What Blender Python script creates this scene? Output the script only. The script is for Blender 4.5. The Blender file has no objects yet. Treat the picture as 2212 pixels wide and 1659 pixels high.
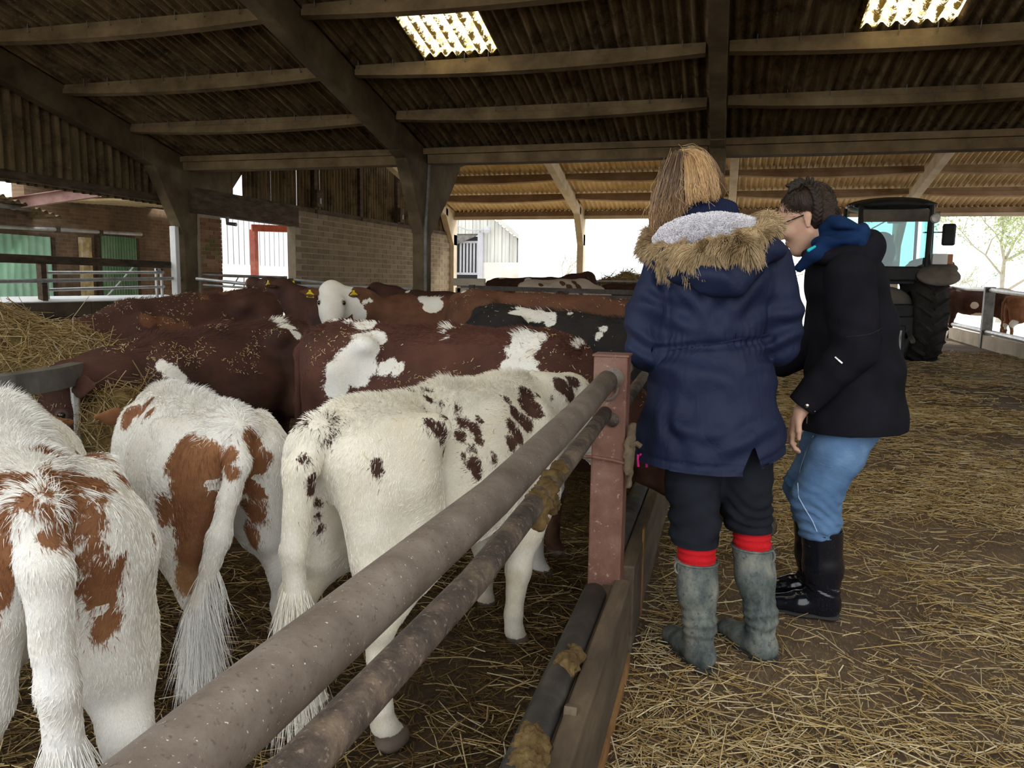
import bpy, math, random
import numpy as np
from mathutils import Vector, Matrix
from mathutils.bvhtree import BVHTree

# ------------------------------------------------------------------ camera, sky, exposure
SC = bpy.context.scene
COL = SC.collection
IMW, IMH, FPX = 2212, 1659, 1660.0
CAMH, YAW, PITCH, ROLL = 1.32, math.radians(15.3), math.radians(7.4), math.radians(0.9)
CAM = np.array([0, 0, CAMH])
FW = np.array([-math.sin(YAW)*math.cos(PITCH), math.cos(YAW)*math.cos(PITCH), -math.sin(PITCH)])
_r0 = np.array([math.cos(YAW), math.sin(YAW), 0.0]); _u0 = np.cross(_r0, FW)
RT = math.cos(ROLL)*_r0+math.sin(ROLL)*_u0
UP = -math.sin(ROLL)*_r0+math.cos(ROLL)*_u0
cd = bpy.data.cameras.new('camera'); cam = bpy.data.objects.new('camera', cd); COL.objects.link(cam)
cd.sensor_width = 36.0; cd.lens = 36.0*FPX/IMW; cd.clip_start = 0.05; cd.clip_end = 500
M4 = Matrix.Identity(4)
for i in range(3):
    M4[i][0] = RT[i]; M4[i][1] = UP[i]; M4[i][2] = -FW[i]; M4[i][3] = CAM[i]
cam.matrix_world = M4
SC.camera = cam
SC.view_settings.view_transform = 'Standard'; SC.view_settings.look = 'None'
SC.view_settings.exposure = 0.0; SC.view_settings.gamma = 1.0; SC.view_settings.use_curve_mapping = False
wd = bpy.data.worlds.new('overcast_sky'); SC.world = wd; wd.use_nodes = True
bg = wd.node_tree.nodes['Background']; bg.inputs[0].default_value = (0.93, 0.97, 1.0, 1); bg.inputs[1].default_value = 2.9
sd = bpy.data.lights.new('sun', 'SUN'); sd.energy = 5.0; sd.angle = math.radians(12); sd.color = (1.0, 0.95, 0.86)
sun = bpy.data.objects.new('sun', sd); COL.objects.link(sun)
sun.rotation_euler = (math.radians(44), 0, math.radians(150))

# ------------------------------------------------------------------ measuring helpers
def ray(x, y): return FW+RT*((x-IMW/2)/FPX)-UP*((y-IMH/2)/FPX)
def G(x, y, z=0.0):
    d = ray(x, y); return CAM+d*((z-CAMH)/d[2])
def D(x, y, dep): return CAM+ray(x, y)*dep
def Yp(x, y, Y):
    d = ray(x, y); return CAM+d*(Y/d[1])
def Xp(x, y, X):
    d = ray(x, y); return CAM+d*(X/d[0])
rnd = random.Random(7)
RNG = np.random.default_rng(11)

# ------------------------------------------------------------------ materials
class NT:
    def __init__(s, name):
        s.m = bpy.data.materials.new(name); s.m.use_nodes = True; s.t = s.m.node_tree
        s.b = s.t.nodes['Principled BSDF']; s.out = s.t.nodes['Material Output']
    def n(s, kind, **kw):
        nd = s.t.nodes.new(kind)
        for k, v in kw.items():
            if isinstance(k, str) and k.startswith('i_'):
                key = k[2:].replace('_', ' '); sock = nd.inputs[key]
                if hasattr(v, 'is_output') or isinstance(v, bpy.types.NodeSocket): s.t.links.new(v, sock)
                else: sock.default_value = v
            else: setattr(nd, k, v)
        return nd
    def link(s, a, b): s.t.links.new(a, b)
    def pos(s): return s.n('ShaderNodeNewGeometry').outputs['Position']
    def objc(s): return s.n('ShaderNodeTexCoord').outputs['Object']
    def mapv(s, v, sc=(1, 1, 1), rot=(0, 0, 0)):
        m = s.n('ShaderNodeMapping'); s.link(v, m.inputs[0]); m.inputs['Scale'].default_value = sc; m.inputs['Rotation'].default_value = rot
        return m.outputs[0]
    def noise(s, v, scale=5, detail=4, rough=.6, dist=0):
        n = s.n('ShaderNodeTexNoise'); s.link(v, n.inputs['Vector'])
        n.inputs['Scale'].default_value = scale; n.inputs['Detail'].default_value = detail
        n.inputs['Roughness'].default_value = rough; n.inputs['Distortion'].default_value = dist
        return n.outputs['Fac']
    def ramp(s, f, stops):
        r = s.n('ShaderNodeValToRGB'); s.link(f, r.inputs[0]); cr = r.color_ramp
        while len(cr.elements) < len(stops): cr.elements.new(.5)
        for e, (p, c) in zip(cr.elements, stops):
            e.position = p; e.color = (*c, 1) if len(c) == 3 else c
        return r.outputs[0]
    def math(s, op, a, b=0.0, c=None):
        m = s.n('ShaderNodeMath', operation=op)
        for i, v in enumerate((a, b) if c is None else (a, b, c)):
            if isinstance(v, bpy.types.NodeSocket): s.link(v, m.inputs[i])
            else: m.inputs[i].default_value = v
        return m.outputs[0]
    def mix(s, f, a, b, mode='MIX'):
        m = s.n('ShaderNodeMix', data_type='RGBA', blend_type=mode)
        for i, v in ((0, f), (6, a), (7, b)):
            if isinstance(v, bpy.types.NodeSocket): s.link(v, m.inputs[i])
            elif i == 0: m.inputs[0].default_value = v
            else: m.inputs[i].default_value = (*v, 1)
        return m.outputs[2]
    def attr(s, name):
        a = s.n('ShaderNodeAttribute'); a.attribute_name = name; return a
    def bump(s, h, strength=.3, dist=.01):
        b = s.n('ShaderNodeBump'); s.link(h, b.inputs['Height']); b.inputs['Strength'].default_value = strength
        b.inputs['Distance'].default_value = dist; s.link(b.outputs[0], s.b.inputs['Normal'])
    def fin(s, color=None, rough=.8, metal=0, spec=.3):
        if color is not None:
            if isinstance(color, bpy.types.NodeSocket): s.link(color, s.b.inputs['Base Color'])
            else: s.b.inputs['Base Color'].default_value = (*color, 1)
        if isinstance(rough, bpy.types.NodeSocket): s.link(rough, s.b.inputs['Roughness'])
        else: s.b.inputs['Roughness'].default_value = rough
        s.b.inputs['Metallic'].default_value = metal; s.b.inputs['Specular IOR Level'].default_value = spec
        return s.m

def pmat(name, cols, scale=4, rough=.85, bump=.3, bscale=None, bdist=.01, metal=0, spec=.25, stretch=(1, 1, 1), detail=6, obj=False, lo=.3, hi=.7):
    """a weathered surface: noise through a ramp of the thing's own colours"""
    t = NT(name); v = t.objc() if obj else t.pos()
    v = t.mapv(v, stretch)
    f = t.noise(v, scale, detail, .65)
    n = len(cols); st = [(lo+(hi-lo)*i/max(1, n-1), c) for i, c in enumerate(cols)]
    c = t.ramp(f, st) if n > 1 else cols[0]
    if bump: t.bump(t.noise(v, bscale or scale*6, 5, .7), bump, bdist)
    return t.fin(c, rough, metal, spec)

def flat(name, c, rough=.6, metal=0, spec=.4):
    return NT(name).fin(c, rough, metal, spec)

# ------------------------------------------------------------------ mesh building
def rotm(axis, ang): return np.array(Matrix.Rotation(ang, 3, Vector(axis)))
class MB:
    def __init__(s): s.v = []; s.f = []
    def add(s, vs, fs):
        o = len(s.v); s.v.extend([tuple(map(float, p)) for p in vs]); s.f.extend([tuple(i+o for i in f) for f in fs]); return s
    def box(s, c, size, R=None):
        c = np.asarray(c, float); h = np.asarray(size, float)/2; vs = []
        for dx in (-1, 1):
            for dy in (-1, 1):
                for dz in (-1, 1):
                    p = np.array([dx, dy, dz])*h
                    vs.append(c+(R@p if R is not None else p))
        return s.add(vs, [(0, 1, 3, 2), (4, 6, 7, 5), (0, 4, 5, 1), (2, 3, 7, 6), (0, 2, 6, 4), (1, 5, 7, 3)])
    def bar(s, a, b, w, h, up=(0, 0, 1)):
        a = np.asarray(a, float); b = np.asarray(b, float); d = b-a; L = np.linalg.norm(d); d /= L
        up = np.asarray(up, float); sd_ = np.cross(d, up); sd_ /= np.linalg.norm(sd_); u = np.cross(sd_, d)
        return s.box((a+b)/2, (L, w, h), np.stack([d, sd_, u], 1))
    def tube(s, pts, r, n=10, caps=True):
        pts = [np.asarray(p, float) for p in pts]; k = len(pts)
        rs = r if hasattr(r, '__len__') else [r]*k
        prev = None; vs = []
        for i, p in enumerate(pts):
            t = pts[min(i+1, k-1)]-pts[max(i-1, 0)]; t = t/(np.linalg.norm(t)+1e-9)
            if prev is None:
                a = np.array([0, 0, 1.]) if abs(t[2]) < .9 else np.array([1., 0, 0]); e = np.cross(t, a)
            else: e = prev-t*np.dot(prev, t)
            e /= np.linalg.norm(e); prev = e; g = np.cross(t, e)
            for j in range(n):
                A = 2*math.pi*j/n; vs.append(p+rs[i]*(math.cos(A)*e+math.sin(A)*g))
        fs = [(i*n+j, i*n+(j+1) % n, (i+1)*n+(j+1) % n, (i+1)*n+j) for i in range(k-1) for j in range(n)]
        if caps: fs += [tuple(range(n))[::-1], tuple((k-1)*n+j for j in range(n))]
        return s.add(vs, fs)
    def prism(s, poly, a, b):
        """poly: list of 3d points, extruded by vector b-a"""
        d = np.asarray(b, float)-np.asarray(a, float); P = [np.asarray(p, float) for p in poly]; n = len(P)
        vs = P+[p+d for p in P]
        fs = [tuple(range(n))[::-1], tuple(range(n, 2*n))]+[(i, (i+1) % n, n+(i+1) % n, n+i) for i in range(n)]
        return s.add(vs, fs)
    def lathe(s, prof, c=(0, 0, 0), R=None, n=24):
        """prof: (radius, height) pairs revolved about local z"""
        c = np.asarray(c, float); vs = []; k = len(prof)
        for (r, z) in prof:
            for j in range(n):
                A = 2*math.pi*j/n; p = np.array([r*math.cos(A), r*math.sin(A), z]); vs.append(c+(R@p if R is not None else p))
        fs = [(i*n+j, i*n+(j+1) % n, (i+1)*n+(j+1) % n, (i+1)*n+j) for i in range(k-1) for j in range(n)]
        return s.add(vs, fs)
    def mesh(s, name, smooth=False):
        me = bpy.data.meshes.new(name); me.from_pydata(s.v, [], s.f); me.validate(clean_customdata=False)
        bm_recalc(me)
        if smooth: me.polygons.foreach_set('use_smooth', [True]*len(me.polygons))
        me.update(); return me
    def obj(s, name, mat, parent=None, smooth=False, bevel=0, **props):
        return link(name, s.mesh(name, smooth), mat, parent, bevel=bevel, **props)
import bmesh
def bm_recalc(me):
    b = bmesh.new(); b.from_mesh(me); bmesh.ops.recalc_face_normals(b, faces=b.faces); b.to_mesh(me); b.free()
def link(name, me, mat, parent=None, bevel=0, **props):
    o = bpy.data.objects.new(name, me); COL.objects.link(o)
    if mat is not None and len(me.materials) == 0: me.materials.append(mat)
    if parent is not None: o.parent = parent
    if bevel:
        md = o.modifiers.new('bevel', 'BEVEL'); md.width = bevel; md.segments = 2; md.limit_method = 'ANGLE'
    for k, v in props.items(): o[k] = v
    return o
def dup(o, parent=None, loc=None, rot=None):
    c = o.copy(); COL.objects.link(c); c.parent = parent
    if loc is not None: c.location = loc
    if rot is not None: c.rotation_euler = rot
    return c
def thing(name, label, cat, loc=(0, 0, 0), group=None, kind=None):
    o = bpy.data.objects.new(name, None); COL.objects.link(o); o.location = loc; o.empty_display_size = .1
    o['label'] = label
    if cat: o['category'] = cat
    if group: o['group'] = group
    if kind: o['kind'] = kind
    return o
def struct(name, label, loc=(0, 0, 0)):
    o = thing(name, label, None, loc, kind='structure'); return o
def npmesh(name, V, F, smooth=True):
    """fast mesh from arrays; F is (n,3) or (n,4)"""
    me = bpy.data.meshes.new(name); V = np.asarray(V, np.float32); F = np.asarray(F, np.int32); k = F.shape[1]
    me.vertices.add(len(V)); me.vertices.foreach_set('co', V.ravel())
    me.loops.add(F.size); me.loops.foreach_set('vertex_index', F.ravel())
    me.polygons.add(len(F)); me.polygons.foreach_set('loop_start', np.arange(0, F.size, k, dtype=np.int32))
    if smooth: me.polygons.foreach_set('use_smooth', np.ones(len(F), bool))
    me.update(calc_edges=True); me.validate(clean_customdata=False); return me
def fattr(me, name, arr):
    a = me.attributes.new(name, 'FLOAT', 'POINT'); a.data.foreach_set('value', np.asarray(arr, np.float32).ravel())
def cattr(me, name, arr):
    arr = np.asarray(arr, np.float32)
    if arr.shape[1] == 3: arr = np.concatenate([arr, np.ones((len(arr), 1), np.float32)], 1)
    a = me.attributes.new(name, 'FLOAT_COLOR', 'POINT'); a.data.foreach_set('color', arr.ravel())

# value noise in numpy (for displacement and markings)
_PERM = np.random.default_rng(3).random((32, 32, 32)).astype(np.float32)
def vnoise(P, scale=1.0):
    P = np.asarray(P, np.float32)*scale+100.0; i = np.floor(P).astype(int); f = P-i; f = f*f*(3-2*f); i &= 31; j = (i+1) & 31
    def c(a, b, d): return _PERM[a, b, d]
    x0, y0, z0 = i[:, 0], i[:, 1], i[:, 2]; x1, y1, z1 = j[:, 0], j[:, 1], j[:, 2]; fx, fy, fz = f[:, 0], f[:, 1], f[:, 2]
    a = c(x0, y0, z0)*(1-fx)+c(x1, y0, z0)*fx; b = c(x0, y1, z0)*(1-fx)+c(x1, y1, z0)*fx
    d = c(x0, y0, z1)*(1-fx)+c(x1, y0, z1)*fx; e = c(x0, y1, z1)*(1-fx)+c(x1, y1, z1)*fx
    return ((a*(1-fy)+b*fy)*(1-fz)+(d*(1-fy)+e*fy)*fz)*2-1
def fbm(P, scale=1.0, oct=3):
    r = 0; a = 1.0
    for o in range(oct): r = r+a*vnoise(P+7.3*o, scale*2**o); a *= .5
    return r

# ------------------------------------------------------------------ rounded solids: smooth union of tapered capsules and ellipsoids
class SDF:
    def __init__(s, k=.04): s.p = []; s.k = k
    def cone(s, a, ra, b, rb, k=None, flat=None):
        """tapered capsule; flat=(axis, factor) thins it along axis"""
        s.p.append(('c', np.asarray(a, float), ra, np.asarray(b, float), rb, s.k if k is None else k, flat)); return s
    def chain(s, pts, rs, k=None, flat=None):
        for i in range(len(pts)-1): s.cone(pts[i], rs[i], pts[i+1], rs[i+1], k, flat)
        return s
    def ell(s, c, r, R=None, k=None):
        s.p.append(('e', np.asarray(c, float), np.asarray(r, float), None if R is None else np.asarray(R, float), None, s.k if k is None else k, None)); return s
    def cut(s, c, r, R=None, k=.01):
        s.p.append(('x', np.asarray(c, float), np.asarray(r, float), None if R is None else np.asarray(R, float), None, k, None)); return s
    def mesh(s, h, disp=None):
        lo = []; hi = []
        for q in s.p:
            if q[0] == 'c':
                lo.append(np.minimum(q[1]-q[2], q[3]-q[4])); hi.append(np.maximum(q[1]+q[2], q[3]+q[4]))
            elif q[0] == 'e':
                m = q[2].max(); e = q[2] if q[3] is None else np.abs(q[3])@q[2]
                lo.append(q[1]-e); hi.append(q[1]+e)
        lo = np.min(lo, 0)-3*h-.02; hi = np.max(hi, 0)+3*h+.02
        N = np.ceil((hi-lo)/h).astype(int)+1
        V = np.full(N, .3, np.float32)
        ax = [lo[i]+h*np.arange(N[i]) for i in range(3)]
        for q in s.p:
            k = q[5]; pad = k+3*h
            if q[0] == 'c': a = np.minimum(q[1]-q[2], q[3]-q[4]); b = np.maximum(q[1]+q[2], q[3]+q[4])
            else:
                e = q[2] if q[3] is None else np.abs(q[3])@q[2]; a = q[1]-e; b = q[1]+e
            i0 = np.maximum(0, np.floor((a-pad-lo)/h).astype(int)); i1 = np.minimum(N, np.ceil((b+pad-lo)/h).astype(int)+1)
            if (i1 <= i0).any(): continue
            X, Y, Z = np.meshgrid(*[ax[i][i0[i]:i1[i]].astype(np.float32) for i in range(3)], indexing='ij')
            P = np.stack([X, Y, Z], -1)
            sl = tuple(slice(i0[i], i1[i]) for i in range(3))
            if q[0] == 'c':
                A, ra, B, rb, fl = q[1], q[2], q[3], q[4], q[6]
                w = P-A.astype(np.float32); ba = (B-A).astype(np.float32); L2 = float(ba@ba)+1e-12
                t = np.clip((w@ba)/L2, 0, 1); dv = w-t[..., None]*ba
                if fl is not None:
                    axv = np.asarray(fl[0], np.float32); axv = axv/np.linalg.norm(axv); cmp = dv@axv
                    dv = dv+(cmp*(1/fl[1]-1))[..., None]*axv
                    d = (np.sqrt((dv*dv).sum(-1))-(ra+t*(rb-ra)))
                    d = np.where(d < 0, d*fl[1], d*.8)
                else: d = np.sqrt((dv*dv).sum(-1))-(ra+t*(rb-ra))
            else:
                w = P-q[1].astype(np.float32)
                if q[3] is not None: w = w@q[3].astype(np.float32)
                r = q[2].astype(np.float32); k0 = np.sqrt(((w/r)**2).sum(-1)); k1 = np.sqrt(((w/(r*r))**2).sum(-1))+1e-6
                d = k0*(k0-1)/k1
            cur = V[sl]
            if q[0] == 'x':
                d = -d; hh = np.clip(.5-.5*(cur-d)/k, 0, 1); V[sl] = cur*(1-hh)+d*hh+k*hh*(1-hh)
            elif k > 1e-4:
                hh = np.clip(.5+.5*(cur-d)/k, 0, 1); V[sl] = cur*(1-hh)+d*hh-k*hh*(1-hh)
            else: V[sl] = np.minimum(cur, d)
        return surf(V, lo, h)
def surf(V, lo, h):
    """surface nets"""
    S = V < 0
    nx, ny, nz = V.shape
    cnt = np.zeros((nx-1, ny-1, nz-1), np.int8)
    for i in (0, 1):
        for j in (0, 1):
            for k in (0, 1): cnt += S[i:nx-1+i, j:ny-1+j, k:nz-1+k]
    act = (cnt > 0) & (cnt < 8); idx = np.full(act.shape, -1, np.int32); I = np.argwhere(act); idx[act] = np.arange(len(I))
    c8 = {}
    for i in (0, 1):
        for j in (0, 1):
            for k in (0, 1): c8[i, j, k] = V[I[:, 0]+i, I[:, 1]+j, I[:, 2]+k]
    acc = np.zeros((len(I), 3), np.float32); n = np.zeros(len(I), np.float32)
    for a in range(3):
        o = [b for b in range(3) if b != a]
        for u in (0, 1):
            for w in (0, 1):
                p = [0, 0, 0]; p[o[0]] = u; p[o[1]] = w; q = list(p); q[a] = 1
                va, vb = c8[tuple(p)], c8[tuple(q)]; m = (va < 0) != (vb < 0)
                t = np.where(m, va/(va-vb+1e-12), 0); e = np.zeros((len(I), 3), np.float32); e[:, o[0]] = u; e[:, o[1]] = w; e[:, a] = t
                acc[m] += e[m]; n[m] += 1
    P = lo+h*(I+acc/n[:, None])
    quads = []
    for a in range(3):
        o = [b for b in range(3) if b != a]
        sl0 = [slice(None)]*3; sl1 = [slice(None)]*3; sl0[a] = slice(0, -1); sl1[a] = slice(1, None)
        ch = S[tuple(sl0)] != S[tuple(sl1)]; E = np.argwhere(ch)
        ok = np.ones(len(E), bool)
        for b in o: ok &= (E[:, b] > 0) & (E[:, b] < V.shape[b]-1)
        E = E[ok]; inside = S[E[:, 0], E[:, 1], E[:, 2]]
        def ci(du, dw):
            F = E.copy(); F[:, o[0]] -= du; F[:, o[1]] -= dw; return idx[F[:, 0], F[:, 1], F[:, 2]]
        Q = np.stack([ci(0, 0), ci(1, 0), ci(1, 1), ci(0, 1)], 1)
        fl = inside if a != 1 else ~inside
        Q[~fl] = Q[~fl][:, ::-1]
        quads.append(Q)
    return P, np.concatenate(quads)
def vnormals(P, Q):
    n = np.cross(P[Q[:, 2]]-P[Q[:, 0]], P[Q[:, 3]]-P[Q[:, 1]]); N = np.zeros_like(P)
    for i in range(4): np.add.at(N, Q[:, i], n)
    return N/(np.linalg.norm(N, axis=1, keepdims=True)+1e-9)
def relax(P, Q, it=1, lam=.5):
    for _ in range(it):
        A = np.zeros_like(P); c = np.zeros(len(P))
        for i in range(4):
            for j in ((i+1) % 4, (i+3) % 4): np.add.at(A, Q[:, i], P[Q[:, j]]); np.add.at(c, Q[:, i], 1)
        P = P*(1-lam)+lam*A/np.maximum(c, 1)[:, None]
    return P
def sample(P, Q, n, rng=RNG):
    """random points on a quad mesh: positions, normals, (quad, weights)"""
    a = np.linalg.norm(np.cross(P[Q[:, 2]]-P[Q[:, 0]], P[Q[:, 3]]-P[Q[:, 1]]), axis=1)
    q = rng.choice(len(Q), n, p=a/a.sum()); u = rng.random((n, 1)); v = rng.random((n, 1)); c = Q[q]
    W = np.concatenate([(1-u)*(1-v), u*(1-v), u*v, (1-u)*v], 1)
    return (P[c]*W[..., None]).sum(1), c, W

# ------------------------------------------------------------------ hair and fur strands
def strands(name, pts, rad, col, mat, parent=None, **props):
    """pts (n,k,3); rad (k,) or (n,k); col (n,3)"""
    n, k, _ = pts.shape
    hc = bpy.data.hair_curves.new(name); hc.add_curves([k]*n)
    hc.attributes['position'].data.foreach_set('vector', np.asarray(pts, np.float32).ravel())
    ra = hc.attributes.new('radius', 'FLOAT', 'POINT') if 'radius' not in hc.attributes else hc.attributes['radius']
    ra.data.foreach_set('value', np.broadcast_to(np.asarray(rad, np.float32), (n, k)).astype(np.float32).ravel())
    col = np.asarray(col, np.float32)
    if col.ndim == 3: col = col.reshape(-1, 3); ca = hc.attributes.new('tint', 'FLOAT_COLOR', 'POINT')
    else: ca = hc.attributes.new('tint', 'FLOAT_COLOR', 'CURVE')
    c4 = np.concatenate([np.asarray(col, np.float32), np.ones((len(col), 1), np.float32)], 1); ca.data.foreach_set('color', c4.ravel())
    hc.materials.append(mat)
    o = bpy.data.objects.new(name, hc); COL.objects.link(o)
    if parent is not None: o.parent = parent
    for a, v in props.items(): o[a] = v
    return o
def mat_strand(name, rough=.6, spec=.25):
    t = NT(name); return t.fin(t.attr('tint').outputs['Color'], rough, 0, spec)
# ================================================================== materials of the place
M = {}
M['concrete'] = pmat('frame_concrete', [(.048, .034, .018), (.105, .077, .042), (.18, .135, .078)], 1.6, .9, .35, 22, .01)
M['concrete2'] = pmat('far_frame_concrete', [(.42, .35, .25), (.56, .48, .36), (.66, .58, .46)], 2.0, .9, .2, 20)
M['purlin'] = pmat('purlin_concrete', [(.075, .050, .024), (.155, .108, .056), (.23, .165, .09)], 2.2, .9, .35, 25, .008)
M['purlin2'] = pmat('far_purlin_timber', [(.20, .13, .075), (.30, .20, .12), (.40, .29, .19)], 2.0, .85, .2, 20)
def sheet_mat(name, cols, moss=(.032, .022, .014)):
    t = NT(name); v = t.objc(); p = t.pos()
    streak = t.noise(t.mapv(v, (6.85, .45, 6.85)), 1.6, 6, .72)
    blot = t.noise(p, 2.3, 6, .7)
    c = t.ramp(streak, [(.30, cols[0]), (.5, cols[1]), (.66, cols[2])])
    c = t.mix(t.ramp(blot, [(.46, (0, 0, 0)), (.66, (.85, .85, .85))]), c, moss)
    speck = t.noise(p, 30, 3, .6)
    c = t.mix(t.ramp(speck, [(.62, (0, 0, 0)), (.7, (.5, .5, .5))]), c, cols[3])
    t.bump(t.noise(p, 40, 5, .7), .5, .01)
    return t.fin(c, .95, 0, .1)
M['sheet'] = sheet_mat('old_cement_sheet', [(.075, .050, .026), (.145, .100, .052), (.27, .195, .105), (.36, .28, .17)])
M['bounce_sheet'] = sheet_mat('far_cement_sheet', [(.55, .42, .24), (.68, .54, .33), (.78, .64, .42), (.82, .7, .5)], (.50, .36, .19))  # golden light bounced up from the ground is put into these colours
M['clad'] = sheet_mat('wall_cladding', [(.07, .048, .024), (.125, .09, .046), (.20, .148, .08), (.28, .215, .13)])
M['soil_wood'] = pmat('old_timber', [(.03, .02, .013), (.07, .048, .03), (.115, .083, .052)], 3, .9, .4, 30, .008, stretch=(4, 1, 4))
M['galv'] = pmat('galvanised_steel', [(.30, .30, .29), (.45, .45, .44), (.55, .55, .54)], 6, .45, .1, 60, .002, .55, .4)
M['galv_dark'] = pmat('dull_steel', [(.07, .065, .06), (.14, .13, .12), (.2, .19, .18)], 6, .5, .15, 60, .002, .4, .4)
M['blockwall'] = pmat('wall_concrete', [(.045, .03, .02), (.085, .06, .042), (.13, .10, .072)], 1.5, .9, .3, 25, .006)
M['red_steel'] = pmat('red_oxide_steel', [(.24, .05, .035), (.36, .09, .06), (.45, .16, .11)], 4, .6, .1)
M['white_board'] = pmat('pale_boarding', [(.36, .36, .39), (.46, .46, .48)], 2, .8, .1)
M['pale_concrete'] = pmat('pale_yard_concrete', [(.50, .46, .40), (.62, .58, .52), (.70, .67, .62)], .8, .9, .2)
M['mortar'] = pmat('mortar', [(.27, .22, .155), (.36, .30, .22)], 6, .95, .3, 40)

# ================================================================== floor and yard
def grid_mesh(name, x0, x1, y0, y1, st, amp, zoff=0.0, sc=1.3):
    xs = np.arange(x0, x1+1e-6, st); ys = np.arange(y0, y1+1e-6, st); X, Y = np.meshgrid(xs, ys, indexing='ij')
    P = np.stack([X.ravel(), Y.ravel(), 0*X.ravel()], 1); P[:, 2] = zoff+amp*fbm(P, sc, 3); n = len(ys)
    i = np.arange((len(xs)-1)*n).reshape(-1, n)[:, :-1].ravel(); F = np.stack([i, i+n, i+n+1, i+1], 1)
    return npmesh(name, P, F)
t = NT('trodden_earth_floor'); p = t.pos()
a = t.noise(p, 1.1, 6, .65); b = t.noise(p, 9, 6, .7)
c = t.ramp(a, [(.3, (.075, .05, .032)), (.5, (.125, .088, .058)), (.7, (.19, .14, .09))])
fib = t.noise(t.mapv(p, (40, 9, 9), (0, 0, .5)), 3, 4, .7); fib2 = t.noise(t.mapv(p, (9, 45, 9), (0, 0, .3)), 3, 4, .7)
c = t.mix(t.ramp(fib, [(.55, (0, 0, 0)), (.66, (.75, .75, .75))]), c, (.36, .26, .13))
c = t.mix(t.ramp(fib2, [(.57, (0, 0, 0)), (.68, (.7, .7, .7))]), c, (.30, .215, .11))
c = t.mix(t.ramp(b, [(.5, (0, 0, 0)), (.75, (.6, .6, .6))]), c, (.07, .046, .03))
t.bump(t.math('ADD', b, t.math('MULTIPLY', fib, .6)), .6, .02)
sp_ = t.n('ShaderNodeSeparateXYZ'); t.link(p, sp_.inputs[0])
pen = t.math('MULTIPLY', t.math('LESS_THAN', sp_.outputs[0], -.29), t.math('LESS_THAN', sp_.outputs[1], 12.0))
muck = t.ramp(t.noise(p, 5, 6, .7), [(.3, (.022, .013, .007)), (.5, (.048, .030, .014)), (.7, (.095, .062, .028))])
c = t.mix(t.math('MULTIPLY', pen, .8), c, muck)
M['floor'] = t.fin(c, .9, 0, .2)
link('floor', grid_mesh('floor', -9.6, 14, -9, 26, .1, .012), M['floor'], kind='structure', label='trodden earth barn floor strewn with straw')
M['strawbed'] = pmat('straw_bed', [(.30, .19, .07), (.46, .32, .13), (.58, .44, .22)], 6, .95, .6, 60, .02, stretch=(1, 2.5, 1))
link('floor_far', grid_mesh('floor_far', -8.7, -.6, 12.6, 24.0, .15, .02, .035), M['strawbed'], kind='structure', label='golden straw bed of the far pen under the second span')
MB().box((0, 30, -.12), (220, 200, .1)).obj('yard_ground', M['pale_concrete'], kind='structure', label='pale concrete yard outside the open barn')

# ================================================================== corrugated sheets
def corr(name, w, L, pitch=.146, amp=.034, seg=6, rows=1, ph=0.0):
    n = max(4, int(round(w/pitch*seg))); xs = np.linspace(-w/2, w/2, n+1); ys = np.linspace(-L/2, L/2, rows+1)
    V = [(x, y, amp*math.sin(2*math.pi*x/pitch+ph)) for y in ys for x in xs]
    F = [(r*(n+1)+i, r*(n+1)+i+1, (r+1)*(n+1)+i+1, (r+1)*(n+1)+i) for r in range(rows) for i in range(n)]
    return npmesh(name, V, F)
SLOPE = .24; SA = math.atan(SLOPE)
def roof_z(Y): return 3.44+(12-Y)*SLOPE
PUR = [12.0-1.29*i for i in range(7)]          # purlin lines of the near span (12 ... 4.26)
RIDGE = PUR[-1]-.25
FX = [-9.42, -4.86, -.2, 4.38, 8.95]
ceil = struct('ceiling', 'low pitched barn roof of old corrugated cement sheets on concrete purlins')
me_sh = corr('roof_sheet', 1.06, 1.29/math.cos(SA)+.16)
me_sky = corr('rooflight_sheet', 1.06, 1.29/math.cos(SA)+.16)
t = NT('mossy_rooflight'); v = t.objc(); p = t.pos()
m1 = t.noise(t.mapv(v, (6.85, 1.2, 6)), 1.2, 6, .75); sx = t.n('ShaderNodeSeparateXYZ'); t.link(v, sx.inputs[0])
val = t.math('SINE', t.math('MULTIPLY', sx.outputs[0], 2*math.pi/.146))
mask = t.math('ADD', t.noise(p, 7, 7, .78), t.math('MULTIPLY', val, -.10))
moss = t.ramp(mask, [(.52, (0, 0, 0)), (.57, (1, 1, 1))])
tr = t.n('ShaderNodeBsdfTranslucent'); t.link(t.ramp(t.noise(p, 12, 5, .7), [(.38, (.55, .36, .08)), (.52, (.93, .84, .55))]), tr.inputs[0])
df = t.n('ShaderNodeBsdfDiffuse'); df.inputs[0].default_value = (.16, .11, .03, 1)
tm = t.n('ShaderNodeBsdfTranslucent'); tm.inputs[0].default_value = (.10, .06, .012, 1)
ad = t.n('ShaderNodeMixShader'); ad.inputs[0].default_value = .5; t.link(df.outputs[0], ad.inputs[1]); t.link(tm.outputs[0], ad.inputs[2])
mx = t.n('ShaderNodeMixShader'); t.link(moss, mx.inputs[0]); t.link(tr.outputs[0], mx.inputs[1]); t.link(ad.outputs[0], mx.inputs[2])
t.link(mx.outputs[0], t.out.inputs[0]); M['rooflight'] = t.m
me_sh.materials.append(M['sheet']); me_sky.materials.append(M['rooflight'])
SKYX = {(-5, 5), (-1, 5), (3, 5), (-1, 4), (-3, 2), (2, 2), (-7, 4), (-3, 4), (2, 4), (6, 4), (-7, 5), (6, 2)}
x0s = -9.78
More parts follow.
